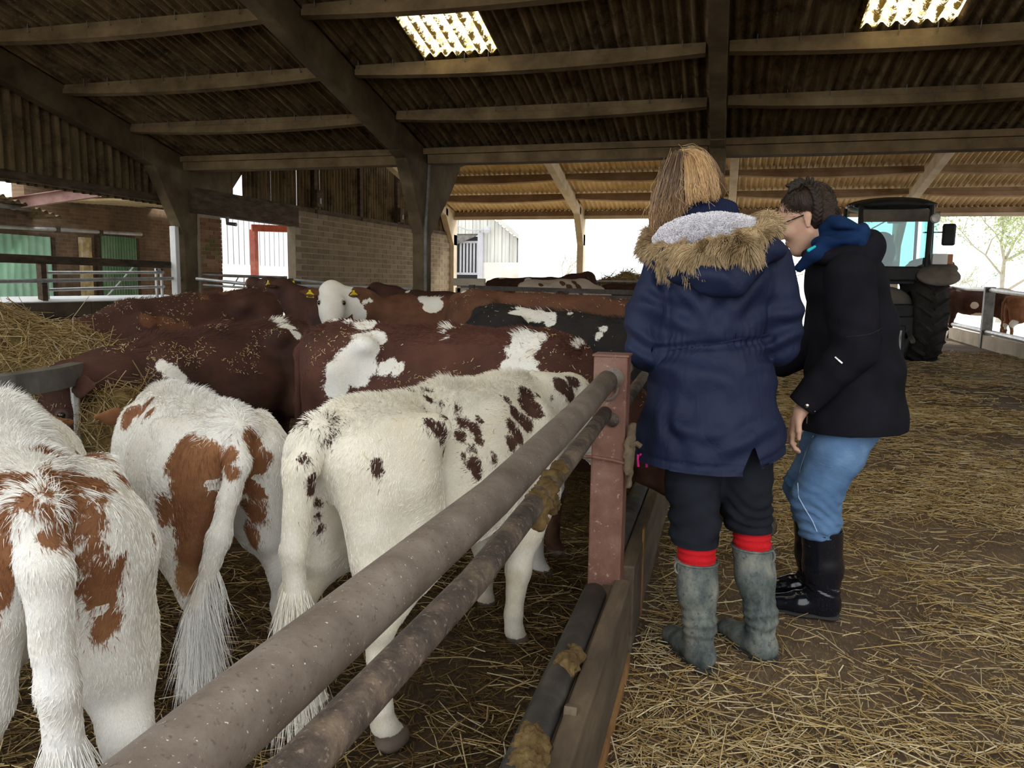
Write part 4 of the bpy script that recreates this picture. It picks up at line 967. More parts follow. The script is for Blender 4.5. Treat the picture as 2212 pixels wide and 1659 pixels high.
def cow(label, C, hdg, H=1.0, lx=1.0, neck=(.80, 0, .95), muz=(.98, 0, .62), voxel=.02, pitch=0, base=WHITE, patch=RED, spots=(), spots3=(), fur=0, furlen=.022, legs=None, tail=None, tag=0,
        rough_top=1.0, face_white=False, flecks=0, legwhite=None, dirt=.5, wide=1.0, bend=0.0, detail_tail=True, ears=True, seed=0, gname='cattle in the pen', tailr=1.0, hk=1.0, tailb=0, arch=0):
    rg = np.random.default_rng(100+seed)
    root = thing('cow', label, 'cow', (C[0], C[1], 0), gname); root.rotation_euler = (0, pitch, math.radians(hdg))
    def S(p): return np.array([p[0]*lx, p[1]*wide, p[2]])*H
    s = SDF(.05*H); r = lambda v: v*H
    s.ell(S((.12, 0, .705)), np.array([.42*lx, .20*wide, .235])*H, k=.05).ell(S((-.04, 0, .645)), np.array([.37*lx, .232*wide, .21])*H)
    s.cone(S((-.46, 0, .885)), r(.075), S((.34, 0, .895)), r(.075), .09*H).ell(S((-.36, 0, .79)), np.array([.21*lx, .18*wide, .15])*H)
    if arch: s.cone(S((-.34, 0, .88+arch*.6)), r(.08), S((-.10, 0, .885+arch)), r(.085), .10*H).cone(S((-.10, 0, .885+arch)), r(.085), S((.22, 0, .885+arch*.4)), r(.08), .10*H)
    for sd_ in (-1, 1):
        s.cone(S((-.27, .155*sd_, .880)), r(.04), S((-.52, .085*sd_, .845)), r(.048), .06*H)
        s.cone(S((-.40, .105*sd_, .74)), r(.135), S((-.34, .13*sd_, .52)), r(.095), .05*H)
        s.cone(S((-.50, .08*sd_, .80)), r(.075), S((-.47, .115*sd_, .52)), r(.075), .05*H)
        off = (legs or {}).get(('h', sd_), 0.0); off2 = off*.5
        s.cone(S((-.36+off2, .14*sd_, .54)), r(.092), S((-.50+off, .135*sd_, .385)), r(.052), .05*H)
        s.chain([S((-.505+off, .135*sd_, .40)), S((-.485+off, .13*sd_, .27)), S((-.475+off, .13*sd_, .13)), S((-.465+off, .13*sd_, .085))], [r(.044), r(.031), r(.029), r(.035)], .025*H)
        s.cone(S((-.455+off, .13*sd_, .065)), r(.036), S((-.425+off, .13*sd_, .026)), r(.040), .02*H).cone(S((-.45+off, .13*sd_, .02)), r(.032), S((-.40+off, .13*sd_, .016)), r(.032), .015*H)
        s.ell(S((.37, .125*sd_, .68)), np.array([.13*lx, .085*wide, .22])*H, k=.07*H)
        of = (legs or {}).get(('f', sd_), 0.0)
        s.chain([S((.37, .135*sd_, .56)), S((.38+of*.5, .13*sd_, .42)), S((.395+of*.8, .12*sd_, .30)), S((.39+of, .12*sd_, .14)), S((.395+of, .12*sd_, .085))], [r(.085), r(.054), r(.042), r(.028), r(.034)], .03*H)
        s.cone(S((.405+of, .12*sd_, .06)), r(.034), S((.43+of, .12*sd_, .026)), r(.038), .02*H)
    s.ell(S((.36, 0, .88)), np.array([.15*lx, .075*wide, .085])*H, k=.07*H).ell(S((.50, 0, .60)), np.array([.12*lx, .12*wide, .16])*H, k=.08*H)
    Nk = np.array(neck)*H; Mz = np.array(muz)*H; hd = Mz-Nk; hl = np.linalg.norm(hd); hd /= hl; hlen = .40*H*hk
    Mz = Nk+hd*hlen
    b0 = S((.42, 0, .76)); mid = (b0+Nk)/2+np.array([0, bend, .02*H])
    fy = ((0, 1, 0), .78)
    s.chain([b0, mid, Nk-hd*.02*H], [r(.175), r(.13), r(.095)], .07*H, fy); s.cone(S((.47, 0, .63)), r(.10), Nk+np.array([0, 0, -.10*H]), r(.07), .07*H, fy)
    sdv = np.cross(hd, [0, 0, 1.]); sdv /= np.linalg.norm(sdv)+1e-9; upv = np.cross(sdv, hd)
    h2 = H*hk; q_ = lambda v: v*h2
    s.cone(Nk, q_(.092), Nk+hd*.17*h2, q_(.082), .04*H).cone(Nk+hd*.15*h2-upv*.01*h2, q_(.076), Mz-upv*.015*h2, q_(.056), .04*H).ell(Mz-upv*.012*h2, np.array([.062, .062, .05])*h2, k=.03*H)
    s.cone(Nk+hd*.06*h2-upv*.07*h2, q_(.06), Nk+hd*.27*h2-upv*.05*h2, q_(.045), .04*H).ell(Nk+upv*.045*h2-hd*.01*h2, np.array([.05, .05, .045])*h2, k=.04*H)
    for sd_ in (-1, 1): s.ell(Nk+hd*.115*h2+sdv*sd_*.072*h2+upv*.035*h2, np.array([.03, .026, .026])*h2, k=.03*H).cut(Nk+hd*.14*h2+sdv*sd_*.095*h2+upv*.045*h2, np.array([.02, .02, .02])*h2, None, .02*H)
    ty = 0.0 if tail is None else tail
    if detail_tail:
        s.chain([S((-.50, 0, .895)), S((-.575, ty*.05, .885)), S((-.625, ty*.2, .80)), S((-.63, ty*.6, .58)), S((-.615, ty, .38)), S((-.61, ty, .24))], [r(.05), r(.034+.012*(tailr-1)), r(.026*tailr), r(.021*tailr), r(.022*tailr), r(.030*tailr)], .025*H)
    P, Q = s.mesh(voxel*1.0)
    P = relax(P, Q, 1, .4)
    P = P+vnormals(P, Q)*(.006*H*fbm(P, 9/H, 2))[:, None]
    N = vnormals(P, Q)
    # markings: blobs centred on the hide
    ch, sh_ = math.cos(math.radians(hdg)), math.sin(math.radians(hdg))
    Rz = np.array(root.rotation_euler.to_matrix()); o_l = Rz.T@(CAM-np.array([C[0], C[1], 0]))
    f = np.full(len(P), -.08); centres = []
    if spots:
        bvh = BVHTree.FromPolygons([Vector(v) for v in P], [tuple(q) for q in Q])
        for sp in spots:
            dl = Rz.T@ray(sp[0], sp[1]); hit = bvh.ray_cast(Vector(o_l), Vector(dl))
            if hit[0] is not None:
                dep = np.linalg.norm(np.array(hit[0])-o_l)/np.linalg.norm(dl); centres.append((np.array(hit[0]), abs(sp[2])*dep/FPX, 1 if sp[2] > 0 else -1))
    for (x, y, z, rr) in spots3: centres.append((S((x, y, z)), abs(rr)*H, 1 if rr > 0 else -1))
    def field(X):
        f = np.full(len(X), -.08)
        for c_, rr, sg in centres:
            d = rr-np.linalg.norm(X-c_, axis=1)
            if sg > 0:
                h_ = np.clip(.5+.5*(f-d)/-.02, 0, 1); f = np.maximum(f, d)
            else: f = np.minimum(f, -d)
        f = f+.010*fbm(X, 22, 2)
        if legwhite: f = np.where(X[:, 2] < legwhite[0]*H+.03*fbm(X, 14, 2), (-.08 if legwhite[1] < 0 else .08), f)
        if face_white:
            hd_ = (X-Nk)@hd; pr_ = np.linalg.norm((X-Nk)-hd_[:, None]*hd, axis=1); f = np.where((hd_ > -.07*H) & (hd_ < .5*H) & (pr_ < .145*h2) & ((X-Nk)@upv > -.06*h2-.3*hd_), (-.08 if face_white == -1 else .08), f)
        if tailb: f = np.where((X[:, 0] < -.565*H*lx) & (X[:, 2] < tailb*H), -.08, f)
        return np.clip(f, -.08, .08)
    f = field(P)
    ex = np.where(P[:, 2] < .055*H, 1.0, 0.0)
    ex = np.maximum(ex, np.clip((((P-Mz)@hd)+.005*H)/(.03*H), 0, 1)*(np.linalg.norm(P-Mz, axis=1) < .1*H))
    for sd_ in (-1, 1): ex = np.maximum(ex, .45*np.clip(1.6-np.linalg.norm(P-(Nk+hd*.125*h2+sdv*sd_*.080*h2+upv*.042*h2), axis=1)/(.022*h2), 0, 1))
    me = npmesh('body', P, Q); fattr(me, 'patch', f); fattr(me, 'extra', ex)
    mname = 'coat_'+str(seed); mt = cow_coat(mname, base[0], base[1], patch[0], patch[1], dirt)
    body = link('body', me, mt, root)
    # eyes, ears, tag
    for sd_ in (-1, 1):
        ec = Nk+hd*.125*h2+sdv*sd_*.080*h2+upv*.042*h2
        MB().lathe([(0, -.017*h2), (.012*h2, -.012*h2), (.017*h2, 0), (.012*h2, .012*h2), (0, .017*h2)], ec, None, 10).obj('eye', M['eye'], root, smooth=True)
        if ears:
            eb = Nk+sdv*sd_*.085*h2+upv*.03*h2+hd*.005*h2; et = sdv*sd_*.85-hd*.15+upv*(-.05); et /= np.linalg.norm(et)
            fa = upv-et*(upv@et); es = SDF(.008).cone(eb, .022*h2, eb+et*.06*h2, .050*h2, None, (fa, .3)).cone(eb+et*.06*h2, .050*h2, eb+et*.125*h2, .020*h2, None, (fa, .3))
            Pe, Qe = es.mesh(max(.006, .007*H)); mee = npmesh('ear', Pe, Qe); fattr(mee, 'patch', np.full(len(Pe), .08 if base[0][0] > .5 else -.08)); fattr(mee, 'extra', np.zeros(len(Pe))); link('ear', mee, mt, root)
            if tag & (1 if sd_ < 0 else 2):
                tc = eb+et*.065*h2+hd*.02*h2+upv*.018*h2; e1 = et; e2 = upv; nn_ = np.cross(e1, e2)
                q = [tc+e1*x*H+e2*y*H for x, y in ((-.028, -.04), (.028, -.04), (.028, -.01), (.008, .014), (.008, .03), (-.008, .03), (-.008, .014), (-.028, -.01))]
                tg = MB().prism([p_+hd*.012*H for p_ in q], (0, 0, 0), hd*.006).obj('ear_tag', M['tag'], root)
                mk = MB()
                for x_ in (-.012, .0, .012): mk.bar(tc+hd*(.012*H+.0075)+e1*x_*H-e2*.034*H, tc+hd*(.012*H+.0075)+e1*x_*H-e2*.018*H, .004*H, .002, tuple(hd))
                mk.obj('tag_number', M['tagmark'], tg)
    if fur:
        X, c_, W = sample(P, Q, fur, rg); nn = (N[c_]*W[..., None]).sum(1); nn /= np.linalg.norm(nn, axis=1, keepdims=True)
        toc = (o_l-X); vis = (nn*toc).sum(1)/np.linalg.norm(toc, axis=1) > -.35; vis &= X[:, 2] > .05*H; X, nn = X[vis], nn[vis]; n = len(X)
        fl = np.tile(np.array([-1.0, 0, -.55]), (n, 1)); leg = X[:, 2] < .5*H; fl[leg] = (-.15, 0, -1); rear = (X[:, 0] < -.48*H*lx); fl[rear] = (0, 0, -1.0)
        fl += rg.normal(0, .22, (n, 3))+.5*np.stack([vnoise(X+3, 12), vnoise(X+9, 12), vnoise(X+17, 12)], 1); fl -= nn*(fl*nn).sum(1, keepdims=True); fl /= np.linalg.norm(fl, axis=1, keepdims=True)+1e-6
        top = np.clip((X[:, 2]/H-.87)/.06, 0, 1)*np.clip(1.3-np.abs(X[:, 1])/(.09*H), 0, 1)*(X[:, 0] < .5*H*lx)
        sw = (X[:, 0] < -.585*H*lx) & (X[:, 2] < .48*H) & (np.abs(X[:, 1]-ty*H) < .11*H)
        L = furlen*.72*(.6+.8*rg.random(n))*(1+1.5*top*rough_top*np.clip(1.3*vnoise(X, 6)+.25, 0, 1)*np.clip((X[:, 0]/(H*lx)+.50)/.12, .15, 1)); L = np.where(sw, .11*(.5+rg.random(n)), L)
        L = np.where((top < .1) & ~sw, L*.75, L); L = np.where(leg & ~sw, L*np.clip(X[:, 2]/(.5*H), .3, .7), L); lift = (.24+.42*top)[:, None]; lift = np.where(sw[:, None], .25, lift)
        pull = np.where(top > .5, .5, 0)[:, None]*nn
        if tail is not None or detail_tail: fl[sw] = np.array([0, 0, -1.0])+rg.normal(0, .12, (sw.sum(), 3))
        d0 = fl*(1-lift)+nn*lift+pull*.5; d0 /= np.linalg.norm(d0, axis=1, keepdims=True); T = np.linspace(0, 1, 4)
        pts = X[:, None]-nn[:, None]*.002+d0[:, None]*(T[None, :, None]*L[:, None, None])+(fl-nn*.25)[:, None]*((T**2)[None, :, None]*(.45*L)[:, None, None])
        fx = field(X)+rg.normal(0, .008, n); w_ = (fx > 0)[:, None]
        col = np.where(w_, np.array(patch[0])*.6+np.array(patch[1])*.4, np.array(base[0]))*rg.uniform(.82, 1.15, (n, 1))
        low = np.clip((.62-X[:, 2]/H)/.5, 0, 1)*np.clip(fbm(X, 6, 2)+.35, 0, 1)*dirt*1.4; col = col*(1-low[:, None])+np.array([.52, .40, .21])*low[:, None]
        strands('fur', pts, np.array([.00085, .00075, .0005, .00012])*(1.0 if H < 1.1 else 1.5), np.clip(col, 0, 1), M['fur'], root, kind='stuff')
    if flecks:
        X, c_, W = sample(P, Q, flecks*6, rg); nn = (N[c_]*W[..., None]).sum(1); ok = (nn[:, 2] > .35) & (fbm(X, 5, 2) > -.15); X, nn = X[ok][:flecks], nn[ok][:flecks]; n = len(X)
        d_ = np.cross(nn, rg.normal(0, 1, (n, 3)))+.15*nn
        link('straw_flecks', straw_mesh('straw_flecks', X+nn*.006, d_, rg.gamma(1.3, .0065, n)+.004, rg.uniform(.0006, .0012, n)*(1 if H < 1.05 else 1.25), straw_cols(n, .95, (.2, .3, .4, .1, 0)), rg.normal(0, .2, (n, 3)), 2), M['straw'], root, kind='stuff')
    return root
def cs(L, ox, oy, k, g=1.0): return [(ox+x/k, oy+y/k, r/k*(g if r > 0 else 1)) for x, y, r in L]
S1 = cs([(270,520,38),(280,600,38),(300,700,42),(262,450,38),(300,560,40),(200,310,45),(215,400,40),(205,480,35),(110,420,40),(110,520,45),(215,560,30),(222,680,28),(330,420,55),(400,440,60),(290,480,50),(350,540,60),(440,520,50),(400,620,60),(350,640,40),(400,720,60),(340,780,45),(420,800,60),(460,860,60),(380,880,50),(440,950,60),(470,1040,45),(430,1090,30),(510,790,40),(520,420,35),(545,440,25),(400,320,30),(340,325,25),(440,335,18),(660,680,18),(0,450,60),(20,600,60),(0,720,60),(20,850,60),(0,950,50),(470,650,-35),(290,620,-25),(480,560,-20),(300,900,-35)], 0, 820, 1.978, 1.18)
S2 = cs([(800,290,60),(850,350,90),(760,360,60),(900,350,70),(820,470,90),(900,470,60),(820,600,90),(880,560,60),(840,720,80),(820,830,70),(830,930,55),(820,1030,45),(825,1130,45),(830,1220,50),(830,1300,40),(760,960,25),(700,540,50),(700,590,30),(1070,260,50),(1090,360,60),(1090,460,60),(1080,560,60),(1070,660,60),(1050,760,50),(1040,830,25),(1060,940,12),(1075,1030,30),(1070,1080,20),(980,330,35),(990,400,30),(450,120,25),(560,140,45),(620,120,45),(540,180,35),(640,140,25),(290,110,40),(320,120,25),(1000,500,-35),(1000,650,-35),(950,800,-40),(940,950,-45)], 0, 820, 1.978, 1.18)
S3 = cs([(350,490,35),(385,480,25),(820,720,28),(825,770,22),(370,700,18),(420,820,28),(430,880,35),(450,960,30),(460,1040,28),(480,1110,20),(330,1075,15),(960,265,22),(1020,290,18),(1060,250,22),(1120,290,30),(1130,340,22),(1200,360,22),(1215,440,28),(1100,400,16),(1130,470,30),(1190,520,45),(1210,570,35),(1215,640,20),(1330,480,40),(1320,560,35),(1400,520,45),(1420,580,35),(1390,640,30),(1400,720,45),(1410,780,25),(1330,670,18),(1290,390,18),(1240,340,14),(1430,470,20),(1500,650,15),(1515,700,14),(1590,340,30),(1640,420,45),(1620,500,45),(1620,600,40),(1700,300,55),(1720,380,60),(1700,480,55),(1660,560,50),(1780,420,30),(1780,320,25),(1920,260,55),(1960,300,50),(1980,230,40),(1860,330,15),(1820,280,-18),(1640,470,-12),(1360,590,-14)], 520, 740, 2.765, 1.22)
S4 = [(580,680,14),(600,690,18),(620,705,18),(640,722,12),(350,790,14),(365,800,18),(385,820,18),(395,840,12)]
S5 = [(320,690,18),(360,700,22),(400,720,25),(350,725,15),(440,640,12),(480,632,10)]
S8 = cs([(250,325,22),(330,330,30),(440,300,30),(440,350,55),(530,340,45),(620,350,35),(640,335,25),(430,420,60),(480,430,55),(520,440,45),(380,500,60),(440,520,65),(480,490,45),(330,590,70),(420,600,70),(280,660,75),(380,660,70),(250,740,60),(560,630,45),(640,630,40),(600,600,30),(940,360,30),(900,345,22),(960,370,20),(930,400,18),(940,440,15),(1470,360,50),(1560,350,45),(1640,360,45),(1700,390,35),(1740,420,25),(1440,430,60),(1480,450,55),(1520,430,45),(1400,520,60),(1450,520,60),(1480,500,40),(1350,610,60),(1430,600,65),(1380,680,60),(1460,660,50),(1500,590,22),(1780,460,25),(1760,480,22)], 640, 580, 2.91, 1.28)+[(1230,1035,25),(1200,1045,25),(1260,1030,15),(1400,1062,14),(1440,1078,16),(1370,1050,10),(1420,1070,12)]
S9 = cs([(800,160,40),(840,180,50),(860,230,40),(820,150,40),(370,210,20),(380,250,28),(400,290,28),(430,210,12),(460,200,10)], 640, 580, 2.91, 1.6)
S10 = cs([(690,125,14),(700,145,14)], 640, 580, 2.91, 1.1)
S11 = cs([(970,135,20),(1010,138,25),(1050,143,20),(940,150,14),(1145,290,18)], 640, 580, 2.91, 1.1)
S12 = cs([(1195,240,8),(1400,250,25),(1380,280,40),(1450,270,45),(1520,290,55),(1440,310,35),(1590,300,45),(1600,340,35),(1500,250,25),(1650,265,20),(1720,280,15),(1930,380,20),(1905,420,22),(1890,445,14)], 640, 580, 2.91, 1.1)
S15 = [(1065,592,9),(1085,600,7),(1140,605,8),(1145,615,7),(1120,625,5),(1060,625,6)]
S16 = [(1170,603,7),(1168,615,6),(1215,612,7),(1230,620,8),(1240,610,7),(1250,620,9),(1225,632,6),(1255,635,6),(1235,645,5)]
S18 = [(2090,692,18),(2112,682,14),(2078,702,14),(2105,660,8),(2066,698,12),(2120,696,12)]
S19 = [(2160,655,7),(2155,670,5),(2190,700,9),(2170,705,7)]
cow('white and ginger heifer seen from behind at the left edge, long white tail', (-1.64, 1.43), 142, 1.01, base=WHITE, patch=GING, spots=S1, seed=1, tailb=.68, tailr=1.55, tail=-.02, voxel=.013, neck=(.74, 0, .80), muz=(.95, 0, .5), fur=80000, furlen=.026, flecks=60)
cow('white heifer with a big brown patch on its thighs, second from the left', (-1.77, 2.27), 142, .95, pitch=.05, base=WHITE, patch=GING, spots=S2, seed=2, tailb=.74, tailr=1.35, tail=.15, voxel=.013, neck=(.74, 0, .80), muz=(.95, 0, .5), fur=75000, furlen=.028, flecks=150, wide=1.06)
cow('cream white heifer flecked with dark red, beside the near feed barrier', (-.88, 2.34), 75, 1.02, arch=0, pitch=.03, base=CREAM, patch=DRED, spots=S3, spots3=[(-.56, -.015, .885, .042), (-.40, -.12, .66, .05), (-.36, -.16, .60, .04)], seed=3, tailr=1.5, tail=.04, voxel=.013, tag=2, neck=(.74, -.08, .855), muz=(.98, -.22, .56), fur=90000, furlen=.024, wide=1.08, legs={('f', -1): -.13, ('f', 1): .08}, flecks=80)
cow('dark red-brown heifer with a white curl on its neck, heading for the ring feeder', (-2.70, 3.80), 255, 1.10, base=DRED, patch=WHITE, spots=S4, seed=4, voxel=.018, pitch=.10, neck=(.78, .0, .82), muz=(.95, 0, .45), fur=30000, furlen=.026, flecks=1500, dirt=.15)
cow('red-brown cow with ginger flank at the back left, head down behind the hay', (-3.75, 4.95), 250, 1.25, base=DRED, patch=((.15, .062, .032), (.08, .03, .018)), spots=S5, seed=5, pitch=.11, neck=(.78, 0, .75), muz=(.95, 0, .45), voxel=.022, fur=14000, flecks=800, dirt=.1)
cow('dark brown cow lifting its head with a yellow tag in the back row', (-3.52, 7.3), 183, 1.17, base=DRED, patch=DRED, seed=6, tag=3, neck=(.85, 0, 1.05), muz=(1.15, -.1, 1.1), voxel=.025, dirt=.1)
cow('red and white cow standing across the pen, head lowered through the barrier', (-1.29, 3.45), -3, 1.15, pitch=.04, lx=1.15, base=((.088, .032, .021), (.042, .016, .011)), patch=WHITE, spots=S8, spots3=[(.40, -.12, .24, .09), (.40, -.12, .12, .1), (.4, -.12, .36, .06)], seed=8, voxel=.016, neck=(.94, -.02, .56), muz=(1.3, -.03, .33), fur=60000, furlen=.02, flecks=1000, dirt=.15)
cow('white-faced brown cow staring at the camera with yellow ear tags', (-2.55, 6.75), 178, 1.22, base=RED, patch=WHITE, spots=S9, seed=9, tag=3, face_white=1, hk=1.06, neck=(.73, .34, .975), muz=(.57, .64, .70), voxel=.018, fur=9000, furlen=.02, dirt=.1)
cow('dark red cow half hidden behind the white-faced one', (-3.3, 9.0), 176, 1.25, base=DRED, patch=WHITE, spots=S10, seed=10, voxel=.03, dirt=.1)
cow('ginger-brown cow with white along its rump, behind the black one', (-1.50, 6.05), -4, 1.29, base=RED, patch=WHITE, spots=S11, seed=11, pitch=.06, voxel=.022, neck=(.72, .08, .85), muz=(.82, .32, .6), fur=9000, flecks=250, dirt=.1)
cow('black and white heifer reaching for the barrier beside the blue parka', (-1.10, 5.1), -5, 1.18, base=BLK, patch=WHITE, spots=S12, seed=12, pitch=.11, voxel=.02, neck=(.85, 0, .62), muz=(1.15, 0, .38), fur=14000, flecks=120, dirt=.05)
cow('black calf with a white blaze peering through the far barrier', (-2.25, 10.3), -72, 1.12, base=BLK, patch=WHITE, seed=13, spots=[(1205, 650, 9), (1210, 660, 8), (1200, 645, 7)], voxel=.028, neck=(.75, 0, 1.0), muz=(1.0, 0, .75), dirt=.05)
cow('dark brown cow with white shoulder patches in the far pen', (-3.75, 14.7), 2, 1.5, lx=.9, base=DRED, patch=WHITE, spots=S15, seed=15, voxel=.033, dirt=.1)
cow('fawn and brown cow seen from behind in the far pen', (-2.78, 13.2), 52, 1.46, base=((.62, .53, .42), (.5, .4, .28)), patch=RED, spots=S16, seed=16, voxel=.033, neck=(.75, 0, .72), muz=(.9, 0, .4))
cow('plain dark brown cow feeding at the far hay rack', (-1.5, 14.9), 3, 1.42, base=DRED, patch=DRED, seed=17, voxel=.035, dirt=.1)
cow('dark brown cow with tan belly outside beyond the kerb rail', (6.75, 24.2), 172, 1.48, base=DRED, patch=CREAM, spots=S18, seed=18, voxel=.035, dirt=.1, gname='cattle outside')
cow('ginger cow in daylight at the right edge beyond the kerb rail', (7.6, 22.2), 5, 1.3, base=GING, patch=WHITE, spots=S19, seed=19, voxel=.035, dirt=.1, gname='cattle outside')
# ================================================================== the two girls
def rough_mat(name, c0, c1, scale, bump, bscale, rough=.75, spec=.3, dist=.004, sheen=0):
    t = NT(name); v = t.objc(); c = t.ramp(t.noise(v, scale, 5, .65), [(.3, c0), (.7, c1)])
    if bump: t.bump(t.noise(v, bscale, 4, .65), bump, dist)
    m = t.fin(c, rough, 0, spec)
    if sheen: t.b.inputs['Sheen Weight'].default_value = sheen
    return m
M['skin'] = None
t = NT('skin'); at = t.attr('lip').outputs['Fac']; v = t.objc()
c = t.ramp(t.noise(v, 25, 4, .6), [(.3, (.52, .30, .21)), (.7, (.62, .38, .275))]); c = t.mix(at, c, (.42, .17, .13))
M['skin'] = t.fin(c, .5, 0, .35); t.b.inputs['Subsurface Weight'].default_value = .1; t.b.inputs['Subsurface Radius'].default_value = (.012, .005, .003)
# parka cloth: wrinkled nylon twill
t = NT('navy_parka_cloth'); v = t.objc()
c = t.ramp(t.noise(v, 6, 4, .6), [(.3, (.0065, .0105, .032)), (.7, (.011, .017, .048))])
w1 = t.noise(t.mapv(v, (1, 1, .45)), 15, 5, .55, 1.2); w2 = t.noise(v, 300, 2, .5)
t.bump(t.math('ADD', w1, t.math('MULTIPLY', w2, .03)), .55, .012); M['parka'] = t.fin(c, .6, 0, .2)
M['rib'] = rough_mat('navy_rib', (.008, .012, .035), (.014, .02, .055), 20, .3, 200, .9, .15)
M['blackwool'] = rough_mat('black_wool', (.008, .0075, .010), (.014, .013, .018), 8, .5, 260, .95, .06, .003, 0)
M['hoodie'] = rough_mat('blue_jersey', (.006, .018, .062), (.012, .034, .10), 8, .5, 220, .95, .08, .003, 0)
M['trouser'] = rough_mat('charcoal_cotton', (.007, .008, .012), (.015, .017, .024), 9, .4, 160, .9, .15)
M['sock'] = rough_mat('red_sock_knit', (.42, .008, .012), (.56, .016, .022), 12, .6, 150, .9, .15)
t = NT('denim'); v = t.objc()
c = t.ramp(t.noise(v, 5, 5, .6), [(.3, (.065, .13, .26)), (.55, (.115, .205, .36)), (.75, (.22, .335, .50))])
t.bump(t.math('ADD', t.noise(t.mapv(v, (1, 1, 2.2)), 14, 4, .55, 1.0), t.math('MULTIPLY', t.noise(v, 400, 2, .5), .08)), .5, .01); M['denim'] = t.fin(c, .85, 0, .15)
t = NT('muddy_welly'); v = t.objc()
c = t.ramp(t.noise(t.mapv(v, (1, 1, .6)), 12, 6, .7), [(.35, (.035, .045, .045)), (.5, (.11, .125, .115)), (.68, (.24, .235, .195))])
c = t.mix(t.ramp(t.noise(v, 45, 5, .7), [(.55, (0, 0, 0)), (.66, (.8, .8, .8))]), c, (.035, .045, .05)); t.bump(t.noise(v, 60, 4, .6), .3, .004); M['welly'] = t.fin(c, .7, 0, .3)
t = NT('wet_black_welly'); v = t.objc(); sp = t.n('ShaderNodeTexVoronoi'); t.link(v, sp.inputs['Vector']); sp.inputs['Scale'].default_value = 190
drop = t.ramp(sp.outputs['Distance'], [(.0, (1, 1, 1)), (.16, (0, 0, 0))]); glint = t.math('MULTIPLY', drop, t.ramp(t.noise(v, 60, 2, .5), [(.55, (0, 0, 0)), (.6, (1, 1, 1))]))  # pale dots paint the sparkle of water drops into the colour
c = t.mix(glint, (.006, .007, .012), (.4, .42, .46)); M['blkwelly'] = t.fin(c, .16, 0, .6)
M['sole'] = flat('boot_sole', (.03, .028, .026), .8)
M['glassframe'] = flat('spectacle_frame', (.01, .01, .012), .3, 0, .5)
M['silver'] = flat('silver_popper', (.7, .68, .64), .25, 1.0)
M['cyan'] = flat('turquoise_lining', (.02, .55, .70), .7)
M['pink'] = flat('pink_cord', (.75, .02, .25), .7)
M['hairstrand'] = mat_strand('hair_strand', .42, .45)
def wmesh(root, name, PQ, mat, smooth=True, parent=None, **k):
    P, Q = PQ; me = npmesh(name, P-np.array(root.location), Q, smooth); o = link(name, me, mat, parent or root, **k); return o
def wobj(root, mb, name, mat, parent=None, **k):
    mb.v = [tuple(np.array(v)-np.array(root.location)) for v in mb.v]; return mb.obj(name, mat, parent or root, **k)
def cut_below(P, Q, fz):
    """open the hem: drop everything under height fz(x,y)"""
    z = fz(P); keep = ~(P[Q][:, :, 2] < z[Q]).all(1); Q = Q[keep]; b = P[:, 2] < z; P = P.copy(); P[b, 2] = z[b]
    u = np.unique(Q); mp = np.full(len(P), -1); mp[u] = np.arange(len(u)); return P[u], mp[Q]
def folds(P, Q, c, r, n, amp, axis, freq):
    """directional creases near a point"""
    d = P-np.array(c); w = np.exp(-(d*d).sum(1)/r**2); ax = np.array(axis)/np.linalg.norm(axis); ph = (P@ax)*freq+2.5*vnoise(P, 8)
    return P+vnormals(P, Q)*(w*amp*np.sin(ph))[:, None]
def hand(s, w, d, up, L=.17, curl=.5, side=1):
    """palm and five bent fingers; w wrist, d pointing direction, up = back of the hand"""
    d = np.array(d, float); d /= np.linalg.norm(d); up = np.array(up, float); up -= d*(up@d); up /= np.linalg.norm(up); sd_ = np.cross(d, up)*side; w = np.array(w, float)
    s.cone(w, .026, w+d*.035, .030, .015, (up, .7)).cone(w+d*.03+sd_*.014, .026, w+d*.085+sd_*.018, .020, .012, (up, .62)).cone(w+d*.03-sd_*.014, .026, w+d*.08-sd_*.02, .019, .012, (up, .62))
    for i, (off, ln) in enumerate(((.031, .070), (.011, .080), (-.010, .074), (-.029, .058))):
        a = w+d*.085+sd_*off*.95; b = a+d*ln*.45-up*ln*.12*curl*2; c_ = b+d*ln*.28-up*ln*.35*curl*2; e = c_+d*ln*.05-up*ln*.28*curl*2
        s.chain([a, b, c_, e], [.0095, .0088, .0080, .0068], .004)
    a = w+d*.028+sd_*.030; b = a+d*.032+sd_*.022-up*.008; c_ = b+d*.030+sd_*.002-up*.012; s.chain([a, b, c_], [.013, .0105, .0078], .008)
